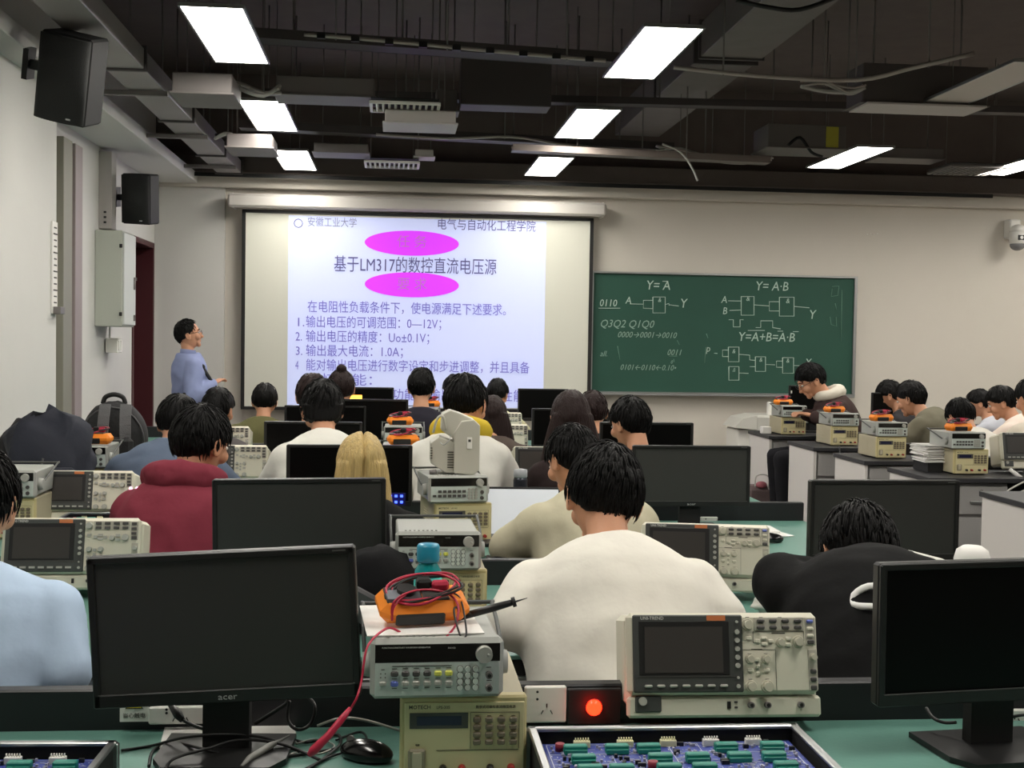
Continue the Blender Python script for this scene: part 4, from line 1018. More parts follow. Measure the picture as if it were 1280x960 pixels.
for px_ in (170, 178):
    q = at(px_, 607, 5.0) - t4.location; MB().ell((q.x / .8, q.y - .1, max(.07, q.z)), .008, 10, 8).build('pink_light', mat('pink_led', (255, 150, 200), .4, emit=1.2), t4); MB().cyl((q.x / .8, q.y - .1, .06), (q.x / .8, q.y - .1, max(.07, q.z)), .003, n=6).build('light_stem', M_blk, t4)

# ------------------------------------------------------------------ upright instrument on the third stack
pc = at(568, 600, 4.93); zs = ZF + .1075
dv = empty('upright_instrument', (pc.x, 4.93, zs + .002), R(0), 'grey plastic bench instrument standing on end atop the silver generator', 'instrument')
sc_ = 4.9 / FPX
M_dev = mat('instrument_grey', (184, 182, 170), .55)
P = lambda x, y: ((x - 568) * sc_, (598 - y) * sc_)
def prismb(name, poly, d0, d1, m, bev=.004):
    o = MB().prism([P(*q) for q in poly], d0, d1).build(name, m, dv)
    md = o.modifiers.new('bevel', 'BEVEL'); md.width = bev; md.segments = 2; return o
prismb('main_body', [(566, 598), (566, 548), (575, 533), (590, 531), (598, 538), (598, 594), (590, 600)], -.07, .09, M_dev)
prismb('lower_body', [(537, 586), (537, 561), (548, 553), (567, 560), (567, 598), (556, 598)], -.05, .09, M_dev)
prismb('upper_wedge', [(550, 545), (551, 525), (561, 520), (574, 524), (592, 532), (576, 545), (567, 556), (560, 552)], -.04, .08, M_dev)
v = MB()
for k in range(7): v.box((P(562, 0)[0], -.0705 + .019, P(0, 572 + 3.2 * k)[1]), (.024, .003, .003))
v.build('vent_slots', M_blk, dv)['kind'] = 'stuff'
v = MB()
for k in range(5): v.box((P(538, 0)[0], -.052, P(0, 567 + 3.2 * k)[1]), (.008, .003, .003))
v.build('vent_slots', M_blk, dv)['kind'] = 'stuff'
MB().box((P(585, 0)[0], -.072, P(0, 560)[1]), (.02, .003, .045), .001).build('rating_label', M_white, dv)
MB().box((P(585, 0)[0], -.0745, P(0, 557)[1]), (.01, .002, .01)).build('label_mark', M_ink, dv)
MB().tube(spline([(P(549, 0)[0], -.06, P(0, 560)[1]), (P(553, 0)[0], -.085, P(0, 562)[1]), (P(560, 0)[0], -.085, P(0, 556)[1]), (P(561, 0)[0], -.06, P(0, 550)[1])], 5), .002, 6).build('pull_ring', M_alu, dv)
MB().tube(spline([(P(540, 0)[0], -.045, P(0, 548)[1]), (P(545, 0)[0], -.055, P(0, 530)[1]), (P(552, 0)[0], -.055, P(0, 528)[1]), (P(556, 0)[0], -.05, P(0, 545)[1])], 5), .005, 6).build('tilt_handle', M_dev, dv)
MB().cyl((P(536, 0)[0], -.04, 0), (P(545, 0)[0], -.04, .004), .01, n=10).build('foot', M_steel, dv)
MB().cyl((P(590, 0)[0], -.04, -.001), (P(590, 0)[0], -.04, .006), .01, n=10).build('foot', M_steel, dv)

# ------------------------------------------------------------------ laptop of the beige jacket student
pl = onz(658, 684, ZD); e = empty('laptop', (pl.x, 4.95, ZD + .001), R(-3), 'open laptop with white screen beside the beige jacket student', 'laptop')
MB().box((0, -.12, .008), (.32, .23, .014), .003).build('keyboard_base', M_blk, e)
lid = MB().box((0, 0, .105), (.32, .008, .2), .003).build('lid', M_blkm, e); lid.rotation_euler = (-.1, 0, 0)
s_ = MB().box((0, -.005, .106), (.3, .002, .18)).build('screen', mat('laptop_white', (196, 200, 204), .5, emit=.14), lid)
MB().box((0, -.12, .0155), (.29, .11, .001)).build('keyboard', mat('keys_dark', (36, 36, 38), .6), e)
# thermos and other small things
def lathe_obj(name, prof, m, loc, label, cat, parts=()):
    e = empty(name, loc, 0, label, cat); MB().lathe(prof, 20).build('body', m, e)
    for (n, pf, mm_) in parts: MB().lathe(pf, 20).build(n, mm_, e)
    return e
p = at(652, 600, 5.2); lathe_obj('thermos', [(.001, 0), (.03, 0), (.031, .005), (.031, .2), (.027, .215)], mat('thermos_dark', (46, 48, 56), .3, .6), (p.x, 5.25, ZD + .001), 'dark steel thermos with pale lid near the white shirt', 'thermos',
          [('lid', [(.028, .212), (.03, .216), (.029, .245), (.001, .25)], mat('lid_grey', (150, 152, 156), .4))])
p = onz(962, 668, ZD); b = MB(); b.box((p.x, p.y + .02, ZD + .003), (.13, .2, .002), 0, Euler((0, 0, .25))); b.box((p.x - .01, p.y + .05, ZD + .012), (.1, .12, .012), .002, Euler((.06, 0, .1)))
tag(b.build('paper_pile', M_paper), 'white papers by the mouse on the third desk', 'paper', kind='stuff')
def crumple(loc, r_, label, seed):
    b = MB(); b.ell((0, 0, r_[2] * .95), r_, 20, 14, fn=lambda d, p: p * (1 + (.32 if seed == 3 else .08) * noise.noise(d * 2.3 + Vector((seed, 0, 0))) + (.14 if seed == 3 else .03) * noise.noise(d * 7 + Vector((0, seed, 0)))))
    o = b.build('tissue', mat('tissue_paper', (224, 222, 214), .85)); o.location = loc; return tag(o, label, 'tissue')
crumple(onz(962, 768, ZD) + Vector((0, 0, .001)), (.05, .04, .03), 'crumpled white tissue beside the black hoodie student', 3)
lathe_obj('paper_tub', [(.001, 0), (.045, 0), (.052, .1), (.053, .165), (.046, .19), (.028, .203), (.001, .207)], M_paper, (at(1215, 700, 3.55).x, 3.55, ZD + .001), 'white rounded tub top showing above the lower right monitor', 'tub')
b = MB(); b.box((0, 0, 0), (.12, .1, .02), .008); o = b.build('folded_cloth', mat('cloth_white_fold', (214, 212, 206), .9)); tag(o, 'white folded cloth under the head of the sleeping student', 'cloth'); o.location = at(1163, 700, 3.42); o.rotation_euler = (0, R(14), 0)
cable('cable', [onz(930, 735, ZD + .01), onz(950, 728, ZD + .05), onz(975, 745, ZD + .03), onz(985, 760, ZD + .004)], .005, M_whitec, 'pale cable arch beside the second scope')
# board with lit blue leds on a monitor stand
p = at(495, 622, 5.0)
e = empty('led_board', (p.x, 4.95, p.z - .035), 0, 'small circuit board glowing blue right of the blond hair', 'circuit board')
MB().box((0, 0, .035), (.075, .004, .05)).build('board', mat('board_blue', (20, 24, 90), .5), e)
for i in range(3):
    for j in range(2): MB().box((-.022 + .022 * i, -.004, .024 + .024 * j), (.011, .004, .009)).build('led', mat('blue_led', (60, 84, 255), .4, emit=1), e)
MB().tube([(0, .003, .035), (0, .12, .02), (0, .15, ZD - p.z + .035)], .004, 5).build('support_wire', M_blackc, e)
for k in range(1):
    p = at(170, 604, 4.9)
# pump bottle and paper box on the far right bench
p = onz(987, 535, ZD); lathe_obj('pump_bottle', [(.001, 0), (.03, 0), (.03, .12), (.012, .14), (.012, .16)], M_white, (at(988, 510, 11.0).x, 11.0, ZD + .001), 'white pump bottle in front of the far monitor on the right', 'bottle',
          [('pump_head', [(.004, .16), (.004, .2), (.02, .2), (.02, .215), (.001, .215)], M_white)])
C.objects[-1].parent.scale = (1, 1, 1.75)
p = at(957, 542, 10.75); b = MB(); b.box((p.x, 10.75, ZD + .032), (.08, .08, .062), .004); o = tag(b.build('paper_cup_box', M_paper), 'small white box on the corner of the farthest right bench', 'box')
# stack of papers beside the second right bench instruments
p = at(1163, 575, 7.7); e = empty('paper_stack', (p.x, 7.68, ZD + .001), 0, 'uneven stack of white papers left of the second bench instruments', 'papers')
r = random.Random(4)
MB().box((0, 0, .03), (.15, .22, .06)).build('black_box_file', M_blkm, e)
for k in range(12): MB().box((r.uniform(-.012, .012), r.uniform(-.01, .01), .066 + .009 * k), (.17, .24, .007), 0, Euler((r.uniform(-.03, .03), r.uniform(-.03, .03), r.uniform(-.1, .1)))).build('paper_bundle', M_paper, e)
o = MB(); o.tube([at(1262, 592, 7.4), at(1276, 603, 7.35)], [.012, .014], 8); 
t_ = o.build('paper_roll', M_paper); tag(t_, 'small white roll on the second right bench, right edge', 'roll'); t_.location.z = ZD + .015 - at(1269, 597, 7.4).z
cable('cable', [at(1285, 600, 7.2), at(1262, 612, 7.15), at(1255, 622, 7.1), at(1270, 618, 7.0), at(1290, 608, 7.0)], .006, M_whitec, 'pale cables hanging at the right edge of the second right bench')
cable('cable', [(at(1048, 560, 9.45).x, 9.45, ZD + .006), (at(1048, 560, 9.36).x, 9.335, ZD + .006), at(1050, 566, 9.3), at(1056, 572, 9.25), at(1049, 590, 9.25), at(1046, 605, 9.25)], .006, M_blackc, 'black cable hanging down the front of the fourth right bench')
cable('cable', [onz(1100, 560, ZD + .004) * 1, onz(1135, 562, ZD + .004)], .004, M_blackc, 'thin cable on the third right bench')
# teacher's console
a = at(945, 519, 11.7); b2 = at(985, 519, 11.7)
e = empty('teacher_console', ((a.x + b2.x) / 2 + .2, 11.7, 0), 0, 'pale grey teacher console below the blackboard, partly behind the bench', 'console')
hC = a.z
MB().box((0, .2, hC / 2), (.75, .5, hC), .02).build('console_body', mat('console_grey', (196, 194, 186), .45), e)
MB().prism([(-.58, hC - .12), (-.5, hC - .03), (-.36, hC), (-.36, hC - .14)], -.05, .4).build('curved_wing', mat('console_wing', (206, 204, 196), .4), e)
MB().box((-.45, .2, (hC - .14) / 2), (.18, .4, hC - .14), .01).build('wing_support', M_white, e)
MB().box((-.2, .1, hC + .06), (.04, .04, .13), .008).build('microphone_post', M_white, e)
# bag of things in the aisle
p = at(950, 640, 10.4); e = empty('carrier_bag', (at(948, 620, 10.6).x, 10.6, 0), 0, 'brownish carrier bag and cables at the foot of the farthest bench', 'bag')
MB().box((0, 0, .16), (.26, .2, .3), .04).build('bag_body', mat('bag_brown', (96, 80, 80), .8, bump=.8, bscale=12, var=.3), e)
MB().tube(spline([(-.06, -.1, .3), (-.05, -.1, .4), (.05, -.1, .4), (.06, -.1, .3)], 5), .006, 6).build('bag_handle', M_whitec, e)
MB().ell((0, -.08, .32), (.05, .04, .03)).build('pink_item', mat('dusty_pink', (160, 90, 100), .7), e)

# ------------------------------------------------------------------ backpacks on the left
def backpack(loc, w_, d_, h_, m, label, straps=True, rz=0, lump=.006):
    e = empty('backpack', loc, rz, label, 'backpack'); n = 20; rings = []
    for k in range(15):
        t = k / 14; z = h_ * t; s_ = (1 - (max(0, t - .45) / .55) ** 2.2 * .62) * (1 - .1 * (1 - t) ** 4); 
        if k == 14: s_ *= .45
        rings.append([Vector((w_ / 2 * s_ * math.copysign(abs(math.cos(a)) ** .6, math.cos(a)), d_ / 2 * s_ * math.copysign(abs(math.sin(a)) ** .6, math.sin(a)) + .02 * math.sin(t * 3), z)) * 1 + Vector((lump * noise.noise(Vector((a, t * 3, 1))), 0, lump * t * noise.noise(Vector((math.cos(a) * 1.2, math.sin(a), 4))))) for a in (2 * PI * j / n for j in range(n))])
    MB().loft(rings).build('bag_body', m, e)
    p_ = MB(); p_.box((0, -d_ / 2 - .012, h_ * .3), (w_ * .72, .05, h_ * .42), .02); p_.build('front_pocket', m, e)
    if straps: MB().tube(spline([(-w_ * .17, 0, h_ * .965), (-w_ * .13, 0, h_ * 1.06), (0, 0, h_ * 1.1), (w_ * .13, 0, h_ * 1.06), (w_ * .17, 0, h_ * .965)], 5), .012, 8).build('top_handle', M_blkm, e)
    if straps:
        for x in (-.1, .24):
            pts = [(w_ * x, -d_ / 2 - .008 + .02 * max(0, t_ - .6) * 5 * (d_ / 2) , h_ * t_) for t_ in (.1, .3, .5, .62, .74, .84, .92)]
            pts = [(w_ * x * (1 - .2 * max(0, t_ - .5)), -(d_ / 2) * (1 - (max(0, t_ - .45) / .55) ** 2.2 * .62) - .012, h_ * t_) for t_ in (.1, .25, .4, .55, .68, .8, .9, .96)]
            s2 = MB()
            for q0_, q1_ in zip(pts, pts[1:]):
                A, B_ = Vector(q0_), Vector(q1_); dlt = B_ - A
                s2.box((A + B_) / 2, (w_ * .17, .012, dlt.length + .004), .002, dlt.to_track_quat('Z', 'Y').to_matrix())
            s2.build('shoulder_strap', mat('strap_grey', (92, 92, 94), .8, bump=.3, bscale=200), e)
    z_ = MB(); z_.tube([(w_ / 2 * .97 * math.sin(PI * (k / 12 - .5)), -d_ / 2 * .5, h_ * (.42 + .5 * math.cos(PI * (k / 12 - .5)))) for k in range(13)] if straps else [(-.02, -d_ / 2 - .004, h_ * .1), (-.015, -d_ / 2 - .004, h_ * .4), (.0, -d_ / 2 * .93, h_ * .6)], .005, 6); z_.build('zip_piping', mat('piping_grey', (70, 70, 72), .6), e)
    return e
M_bpk = mat('backpack_black', (30, 30, 32), .75, bump=.4, bscale=40, var=.2)
pa = at(140, 494, 6.45); backpack((pa.x, 6.5, ZD + .096), .33, .2, pa.z - ZD - .13, M_bpk, 'upright black backpack with two grey straps beside the door', True)
C.objects[-1]
M_navy = mat('navy_cloth', (30, 33, 46), .8, bump=.5, bscale=14, var=.25)
pa = at(60, 523, 5.5); backpack((at(52, 540, 5.5).x, 5.6, ZD + .001), .39, .26, (pa.z - ZD) * 1.0, M_navy, 'slumped dark navy backpack at the left behind the blue shirt', False, .1, .09)
pa = at(25, 530, 5.7); MB_ = MB(); MB_.ell((0, 0, 0), (.13, .1, .2), 18, 12, fn=lambda d, p: p * (1 + .15 * noise.noise(d * 2)))
o = MB_.build('jacket_bundle', mat('black_cloth_bundle', (24, 24, 26), .9, bump=.6, bscale=10)); tag(o, 'dark jacket heaped left of the navy backpack', 'jacket'); o.location = (at(22, 560, 5.75).x, 5.85, ZD + .2)
# ------------------------------------------------------------------ people
def evaluated(ob):
    dg = bpy.context.evaluated_depsgraph_get(); return bpy.data.meshes.new_from_object(ob.evaluated_get(dg))
def skin_mesh(mb, voxel, smooth=6, fac=.5):
    me = mb.mesh('tmp', None); o = bpy.data.objects.new('tmp', me); C.objects.link(o)
    m = o.modifiers.new('r', 'REMESH'); m.mode = 'VOXEL'; m.voxel_size = voxel; m.use_smooth_shade = True
    if smooth: s_ = o.modifiers.new('s', 'SMOOTH'); s_.iterations = smooth; s_.factor = fac
    bpy.context.view_layer.update()
    r = evaluated(o); bpy.data.objects.remove(o); bpy.data.meshes.remove(me)
    return r
def link_mesh(name, me, m, parent):
    me.materials.clear(); me.materials.append(m); me.name = name
    o = bpy.data.objects.new(name, me); C.objects.link(o); o.parent = parent; return o
def fold(me, amp, freq, seed, ridge=True, vz=1.0):
    n = [v.normal.copy() for v in me.vertices]; s_ = Vector((seed * 3.1, seed, 0))
    for v, nn in zip(me.vertices, n):
        q = Vector((v.co.x * freq, v.co.y * freq, v.co.z * freq * vz)) + s_
        a = noise.noise(q) ; b = noise.noise(q * 2.3)
        k = (1 - abs(a) * 2.4) if ridge else a
        v.co += nn * amp * (k * .7 + b * .5)
    me.update()
def smooth01(a, b, x): t = min(1, max(0, (x - a) / (b - a))); return t * t * (3 - 2 * t)
def head_fn(d, p):
    q = p.copy()
    if d.z < 0:
        q.x *= 1 - .26 * (-d.z) ** 1.3
        if d.y < 0: q.y *= 1 - .42 * (-d.z) ** 1.2
        else: q.y *= 1 - .06 * (-d.z)
    if d.y > 0: q.y *= .92
    return q
def hair_limit(d, style):
    a = abs(math.atan2(d.x, d.y))          # 0 = front, pi = back
    if style == 'long': pts = ((0, .45), (.7, .25), (1.2, -.5), (1.8, -.85), (PI, -.95))
    elif style == 'bob': pts = ((0, .4), (.7, .2), (1.1, -.4), (1.8, -.7), (PI, -.85))
    elif style == 'receding': pts = ((0, .72), (.6, .6), (1.2, .1), (1.6, -.15), (1.9, -.3), (PI, -.6))
    else: pts = ((0, .38), (.7, .3), (1.15, .05), (1.55, -.05), (1.75, -.3), (2.2, -.55), (PI, -.66))
    for (a0, z0), (a1, z1) in zip(pts, pts[1:]):
        if a <= a1: return z0 + (z1 - z0) * (a - a0) / (a1 - a0)
    return pts[-1][1]
def spine_pts(lean, n=8, L_=.52, z0=.54, curve=1.0):
    p = Vector((0, 0, z0)); out = [(p.copy(), lean * .5)]
    for k in range(1, n + 1):
        a = lean * (.45 + curve * 1.1 * k / n); p = p + Vector((0, math.sin(a), math.cos(a))) * (L_ / n); out.append((p.copy(), a))
    return out
HS = 1.1
def torso(mb, sp_, grow, stand=False, width=1.0):
    prof = [(0, .175, .135), (.15, .17, .125), (.35, .17, .122), (.55, .182, .125), (.72, .19, .122), (.83, .175, .110), (.91, .135, .092), (.96, .10, .08), (1.0, .072, .07)]
    rings = []
    for (t, w_, d_) in prof:
        i = t * (len(sp_) - 1); i0 = min(int(i), len(sp_) - 2); f = i - i0
        c_ = sp_[i0][0].lerp(sp_[i0 + 1][0], f); a = sp_[i0][1] * (1 - f) + sp_[i0 + 1][1] * f
        rings.append([c_ + Vector((math.cos(u) * (w_ * width + grow), 0, 0)) + Vector((0, math.cos(a), -math.sin(a))) * (math.sin(u) * (d_ + grow)) for u in (2 * PI * k / 20 for k in range(20))])
    mb.loft(rings)
    mb.ell(sp_[0][0] + Vector((0, 0, -.02)), (.17 * width + grow, .14 + grow, .10 + grow * .5))
def limb(mb, a, b, r0, r1):
    a, b = Vector(a), Vector(b); n = 4
    mb.tube([a.lerp(b, k / n) for k in range(n + 1)], [r0 + (r1 - r0) * k / n for k in range(n + 1)], 12)
    mb.ell(a, r0 * 1.0, 12, 8); mb.ell(b, r1 * 1.0, 12, 8)
def hand(mb, wrist, dirv, up, sgn, curl=.5):
    w_ = Vector(wrist); f = Vector(dirv).normalized(); u = (Vector(up) - f * Vector(up).dot(f)).normalized(); s_ = f.cross(u) * sgn
    M = Matrix((s_, f, u)).transposed()
    mb.ell(w_ + f * .045, (.04, .05, .016), 12, 8, M)
    for k, (off, ln) in enumerate(((.03, .07), (.011, .078), (-.009, .073), (-.028, .058))):
        p = w_ + f * .085 + s_ * off; pts = [w_ + f * .06 + s_ * off * .9, p]; a = curl * .5
        for seg in (.42, .33, .25):
            p = p + (f * math.cos(a) - u * math.sin(a)) * ln * seg; pts.append(p); a += curl
        mb.tube(pts, [.0095, .0095, .0085, .0078, .0065], 8)
    t0 = w_ + f * .025 + s_ * .03
    mb.tube([t0, t0 + s_ * .022 + f * .025 - u * .004, t0 + s_ * .026 + f * .055 - u * .012], [.012, .0105, .0075], 8)
    return M

def person(label, px, py, Y, yaw=0, lean=.3, head=(0, .3, 0), top='shirt', m=None, sleeve='long', hair='short', hm=None, fine=False, tr=None, seated=True, arms=None, width=1.0, s=None, fold_amp=.005,
           hood=None, collar=None, glasses=False, tufts=160, curve=1.0, loosen=.012, face=True, hands=True, seed=1, vox=.016, rootx=None, stool=True, knee=.43, band=None):
    rnd = random.Random(seed); hm = hm or M_hair
    sp_ = spine_pts(lean, curve=curve) if seated else spine_pts(lean, z0=.92, L_=.54)
    nb, na = sp_[-1]
    hy, hp_, hr = head
    nd = Vector((0, math.sin(min(na, 1.2) * .6 + hp_ * .5), math.cos(min(na, 1.2) * .6 + hp_ * .5)))
    HM = Matrix.Rotation(hy, 3, 'Z') @ Matrix.Rotation(-hp_, 3, 'X') @ Matrix.Rotation(hr, 3, 'Y')
    Hc = nb + nd * .115 + HM @ Vector((0, .028, .045))
    topz = max((HM @ Vector((0, y * .113, z * .139))).z for (y, z) in ((0, 1), (.5, .87), (-.5, .87), (-.87, .5), (-1, 0), (.87, .5))) + Hc.z
    RZ = Matrix.Rotation(yaw, 3, 'Z')
    sc = 1.0
    for _ in range(3):
        off = RZ @ Hc * sc
        tp = at(px, py, Y + off.y); sc = (tp.z / topz) if s is None else s
        sc = min(1.12, max(.82, sc))
    X = tp.x - off.x
    if rootx is not None: X = rootx
    e = empty('person', (X, Y, 0), yaw, label, 'person'); e.scale = (sc, sc, sc)
    e['_z'] = 0; del e['_z']
    # --- arms
    sa = sp_[-2][0]; aa = sp_[-2][1]
    SH = [sa + Vector((g * .168 * width, 0.005, 0)) + Vector((0, -math.sin(aa), -math.cos(aa))) * .055 for g in (-1, 1)]
    if arms is None:
        arms = []
        for g in (-1, 1):
            w_ = Vector((g * (.13 + .05 * rnd.random()), .43 + .05 * rnd.random(), .80 / sc))
            sh = SH[0 if g < 0 else 1]
            el = Vector((g * (.255 * width), sh.y * .5 + .17, max(.80 / sc, sh.z - .25)))
            arms.append((el, w_))
    else: arms = [(Vector(a_), Vector(b_)) for a_, b_ in arms]
    # --- clothing top
    b = MB(); torso(b, sp_, loosen, width=width)
    for i, g in enumerate((-1, 1)):
        el, wr = arms[i]; sh = SH[i]
        b.tube([nb + Vector((0, -.01, -.035)), nb.lerp(sh, .5) + Vector((0, 0, -.006)), sh], [.056, .062, .066], 12)
        ell_ = el
        limb(b, sh, el, .068 + loosen * .5, .056 + loosen * .5)
        if sleeve == 'long': limb(b, el, el.lerp(wr, .92), .056 + loosen * .5, .04 + loosen * .4)
    me = skin_mesh(b, vox, 7); fold(me, fold_amp, 7, seed); 
    tp_o = link_mesh(top, me, m, e)
    if band:
        b = MB(); A, B_ = SH[0], arms[0][0]; q = A.lerp(B_, .55); w2 = A.lerp(B_, .8); b.tube([A.lerp(B_, .52), q, w2, A.lerp(B_, .83)], [.07, .09, .085, .066], 16); b.build('sleeve_band', band, e)
    # --- body
    b = MB(); torso(b, sp_, -.012, width=width)
    if seated: legs = [[(g * .09, .02, .54), (g * .13, knee, .53), (g * .13, knee - .03, .09)] for g in (-1, 1)]
    else: legs = [[(g * .09, 0, .9), (g * .1, .01, .5), (g * .1, -.01, .09)] for g in (-1, 1)]
    for lg in legs:
        limb(b, lg[0], lg[1], .075, .055); limb(b, lg[1], lg[2], .052, .035)
    for i in range(2):
        el, wr = arms[i]; limb(b, SH[i], el, .055, .042); limb(b, el, wr, .042, .028)
    bm_parts = [skin_mesh(b, .022, 3)]
    b = MB(); b.M = Matrix.Translation(Hc) @ HM.to_4x4() @ Matrix.Scale(HS, 4)
    b.ell((0, 0, 0), (.075, .096, .116), 28, 20, fn=head_fn)
    if face:
        b.ell((0, .088, -.022), (.011, .018, .03), 10, 8); b.ell((0, .1, -.036), (.015, .013, .010), 10, 8)
        b.ell((0, .078, .022), (.05, .013, .010), 12, 8); b.ell((0, .076, -.062), (.022, .010, .006), 10, 6); b.ell((0, .073, -.071), (.02, .010, .006), 10, 6); b.ell((0, .060, -.094), (.026, .019, .018), 10, 8); b.ell((0, .055, -.075), (.04, .02, .03), 10, 8)
        for g in (-1, 1): b.ell((g * .04, .06, -.03), (.026, .026, .026), 10, 8)
    for g in (-1, 1):
        b.ell((g * .079, -.006, -.014), (.007, .019, .031), 12, 8, Euler((.15, 0, g * -.35)))
        b.tube([Vector((g * .078, .004, -.038)), Vector((g * .084, -.0, .0)), Vector((g * .088, -.012, .016)), Vector((g * .09, -.026, .004)), Vector((g * .086, -.024, -.022)), Vector((g * .08, -.008, -.042))], .0045, 6)
    b.M = Matrix.Identity(4)
    nk = Hc + HM @ Vector((0, -.03, -.045))
    b.tube([nk, nk.lerp(nb, .5) + Vector((0, -.003, 0)), nb, nb + Vector((0, -.01, -.06))], [.052, .052, .06, .07], 16)
    bm_parts.append(skin_mesh(b, .0055 if fine else .008, 3 if fine else 2))
    if hands:
        b = MB()
        for i, g in enumerate((-1, 1)):
            el, wr = arms[i]; d_ = (wr - el)
            limb(b, el if sleeve == 'short' else el.lerp(wr, .75), wr, .042 if sleeve == 'short' else .032, .027)
            hand(b, wr, d_ + Vector((0, 0, -.01)), (0, 0, 1), -g, .55)
        bm_parts.append(skin_mesh(b, .0052 if fine else .007, 1))
    bm = bmesh.new()
    for q in bm_parts: bm.from_mesh(q)
    me = bpy.data.meshes.new('body'); bm.to_mesh(me); bm.free()
    for q in bm_parts: bpy.data.meshes.remove(q)
    me.polygons.foreach_set('use_smooth', [True] * len(me.polygons))
    body = link_mesh('body', me, M_skin, e)
    # --- eyes and brows
    if face:
        for g in (-1, 1):
            b = MB(); b.M = Matrix.Translation(Hc) @ HM.to_4x4() @ Matrix.Scale(HS, 4); b.ell((g * .031, .0795, .002), (.0125, .0105, .0075), 12, 8); b.build('eye', mat('eye_white', (226, 222, 214), .3), e)
            b = MB(); b.M = Matrix.Translation(Hc) @ HM.to_4x4() @ Matrix.Scale(HS, 4); b.ell((g * .031, .087, .002), (.0055, .0042, .0055), 10, 6); b.build('iris', mat('iris_dark', (30, 20, 16), .2), e)
            b = MB(); b.M = Matrix.Translation(Hc) @ HM.to_4x4() @ Matrix.Scale(HS, 4); b.tube([(g * .014, .090, .024), (g * .03, .0905, .029), (g * .048, .080, .024)], .0032, 5); b.build('eyebrow', hm, e)
    # --- hair
    style = 'short' if hair in ('short', 'bun', 'messy') else hair
    hcx = Vector((0, -.007, .010)); hrad = (.0885, .109, .1195) if style != 'receding' else (.082, .104, .118)
    b = MB(); b.M = Matrix.Translation(Hc) @ HM.to_4x4() @ Matrix.Scale(HS, 4); sd = Vector((seed * 1.7, seed * .3, 0))
    def hf(d, p):
        lim = hair_limit(d, style); k = smooth01(lim - .10, lim + .06, d.z + .05 * noise.noise(d * 7 + sd))
        a = math.atan2(d.x, d.y)
        q = p.copy()
        if d.z < 0:
            q.x *= 1 - .12 * (-d.z) ** 1.3
            if d.y < 0: q.y *= 1 - .30 * (-d.z) ** 1.2
        n_ = .035 * noise.noise(d * 2.2 + sd) + .045 * noise.noise(Vector((d.x * 9, d.y * 9, d.z * 3)) + sd) + (.02 * noise.noise(Vector((d.x * 26, d.y * 26, d.z * 6)) + sd) if fine else 0)
        return q * ((1 + n_) * k + (1 - k) * .80)
    b.ell(hcx, hrad, 96 if fine else 48, 64 if fine else 32, fn=hf)
    if hair == 'bun': b.ell((0, -.05, .125), (.034, .034, .03), 16, 10, fn=lambda d, p: p * (1 + .12 * noise.noise(d * 6)))
    if style in ('long', 'bob'):
        ln_ = .34 if style == 'long' else .045
        c2 = MB(); c2.M = b.M @ HM.to_4x4().inverted() if False else Matrix.Translation(Hc)
        rings = []
        for k in range(12):
            t = k / 11; z = .03 - t * (ln_ + .03); wv = HS * (.088 + (.052 if hm is M_hairb else .030 if style == 'long' else -.012) * math.sin(min(1, t * 1.2) * PI * .5)) * (1 - .25 * max(0, t - .7) / .3); dp = HS * .062 * (1 - .25 * t)
            rings.append([HM @ Vector((0, 0, 0)) + Vector((wv * math.cos(u), -.048 - .03 * t + dp * math.sin(u) * (1 if math.sin(u) < 0 else .55), z)) for u in (2 * PI * j / 40 for j in range(40))])
        c2.loft(rings)
        b2 = MB(); b2.v = b.v + c2.v; o_ = len(b.v); b2.f = b.f + [tuple(i + o_ for i in f) for f in c2.f]; b2.sm = [True] * len(b2.f)
        me = skin_mesh(b2, .0055, 4)
        nn = [v.normal.copy() for v in me.vertices]
        for v, n_ in zip(me.vertices, nn):
            q = v.co - Hc; a = math.atan2(q.x, -q.y)
            g_ = .0035 * noise.noise(Vector((a * 9, q.z * 3, seed))) + .0022 * noise.noise(Vector((a * 24, q.z * 5, seed)))
            if label.startswith('blond') or hm is M_blond: g_ -= .020 * math.exp(-((q.x - .006 - .05 * (q.z + .1) ** 2) / .007) ** 2) * (1 if q.y < 0 or q.z > .06 else 0)
            v.co += n_ * g_
        me.update(); ho = link_mesh('hair', me, hm, e)
    else: ho = b.build('hair', hm, e)
    # strands following the scalp away from the crown
    if tufts:
        tufts = int(tufts * 1.7)
        b = MB(); b.M = Matrix.Translation(Hc) @ HM.to_4x4() @ Matrix.Scale(HS, 4); crown = Vector((.1, -.35, .93)).normalized(); made = 0
        for _ in range(tufts * 6):
            d = Vector((rnd.gauss(0, 1), rnd.gauss(0, 1), rnd.gauss(0, 1))).normalized()
            if d.z < hair_limit(d, style) + .16 or d.z < -.6: continue
            tang = (d - crown * d.dot(crown)); 
            if tang.length < .1: tang = Vector((rnd.uniform(-1, 1), rnd.uniform(-1, 1), 0))
            tang = (tang - d * tang.dot(d)); tang = (tang.normalized() + Vector((rnd.uniform(-.35, .35), rnd.uniform(-.35, .35), rnd.uniform(-.2, .1)))).normalized()
            ln2 = rnd.uniform(.25, .5); lift = rnd.uniform(.0, .05) * (1.6 if hair == 'messy' else 1); pts = []
            for k in range(5):
                q = (d + tang * (ln2 * k / 4)).normalized()
                if q.z < -.62: q.z = -.62
                zz = 1.005 + lift * (k / 4) ** .7 + .012 * math.sin(k / 4 * PI); 
                tap = 1 - .12 * max(0, -q.z) ** 1.3
                pts.append(hcx + Vector((q.x * hrad[0] * tap, q.y * hrad[1] * (1 - .3 * max(0, -q.z) ** 1.2 if q.y < 0 else 1), q.z * hrad[2])) * zz)
            b.tube(pts, [.0022, .0032, .0028, .0018, .0004], 4); made += 1
            if made >= tufts: break
        to = b.build('hair_strands', hm, e); to['kind'] = 'stuff'
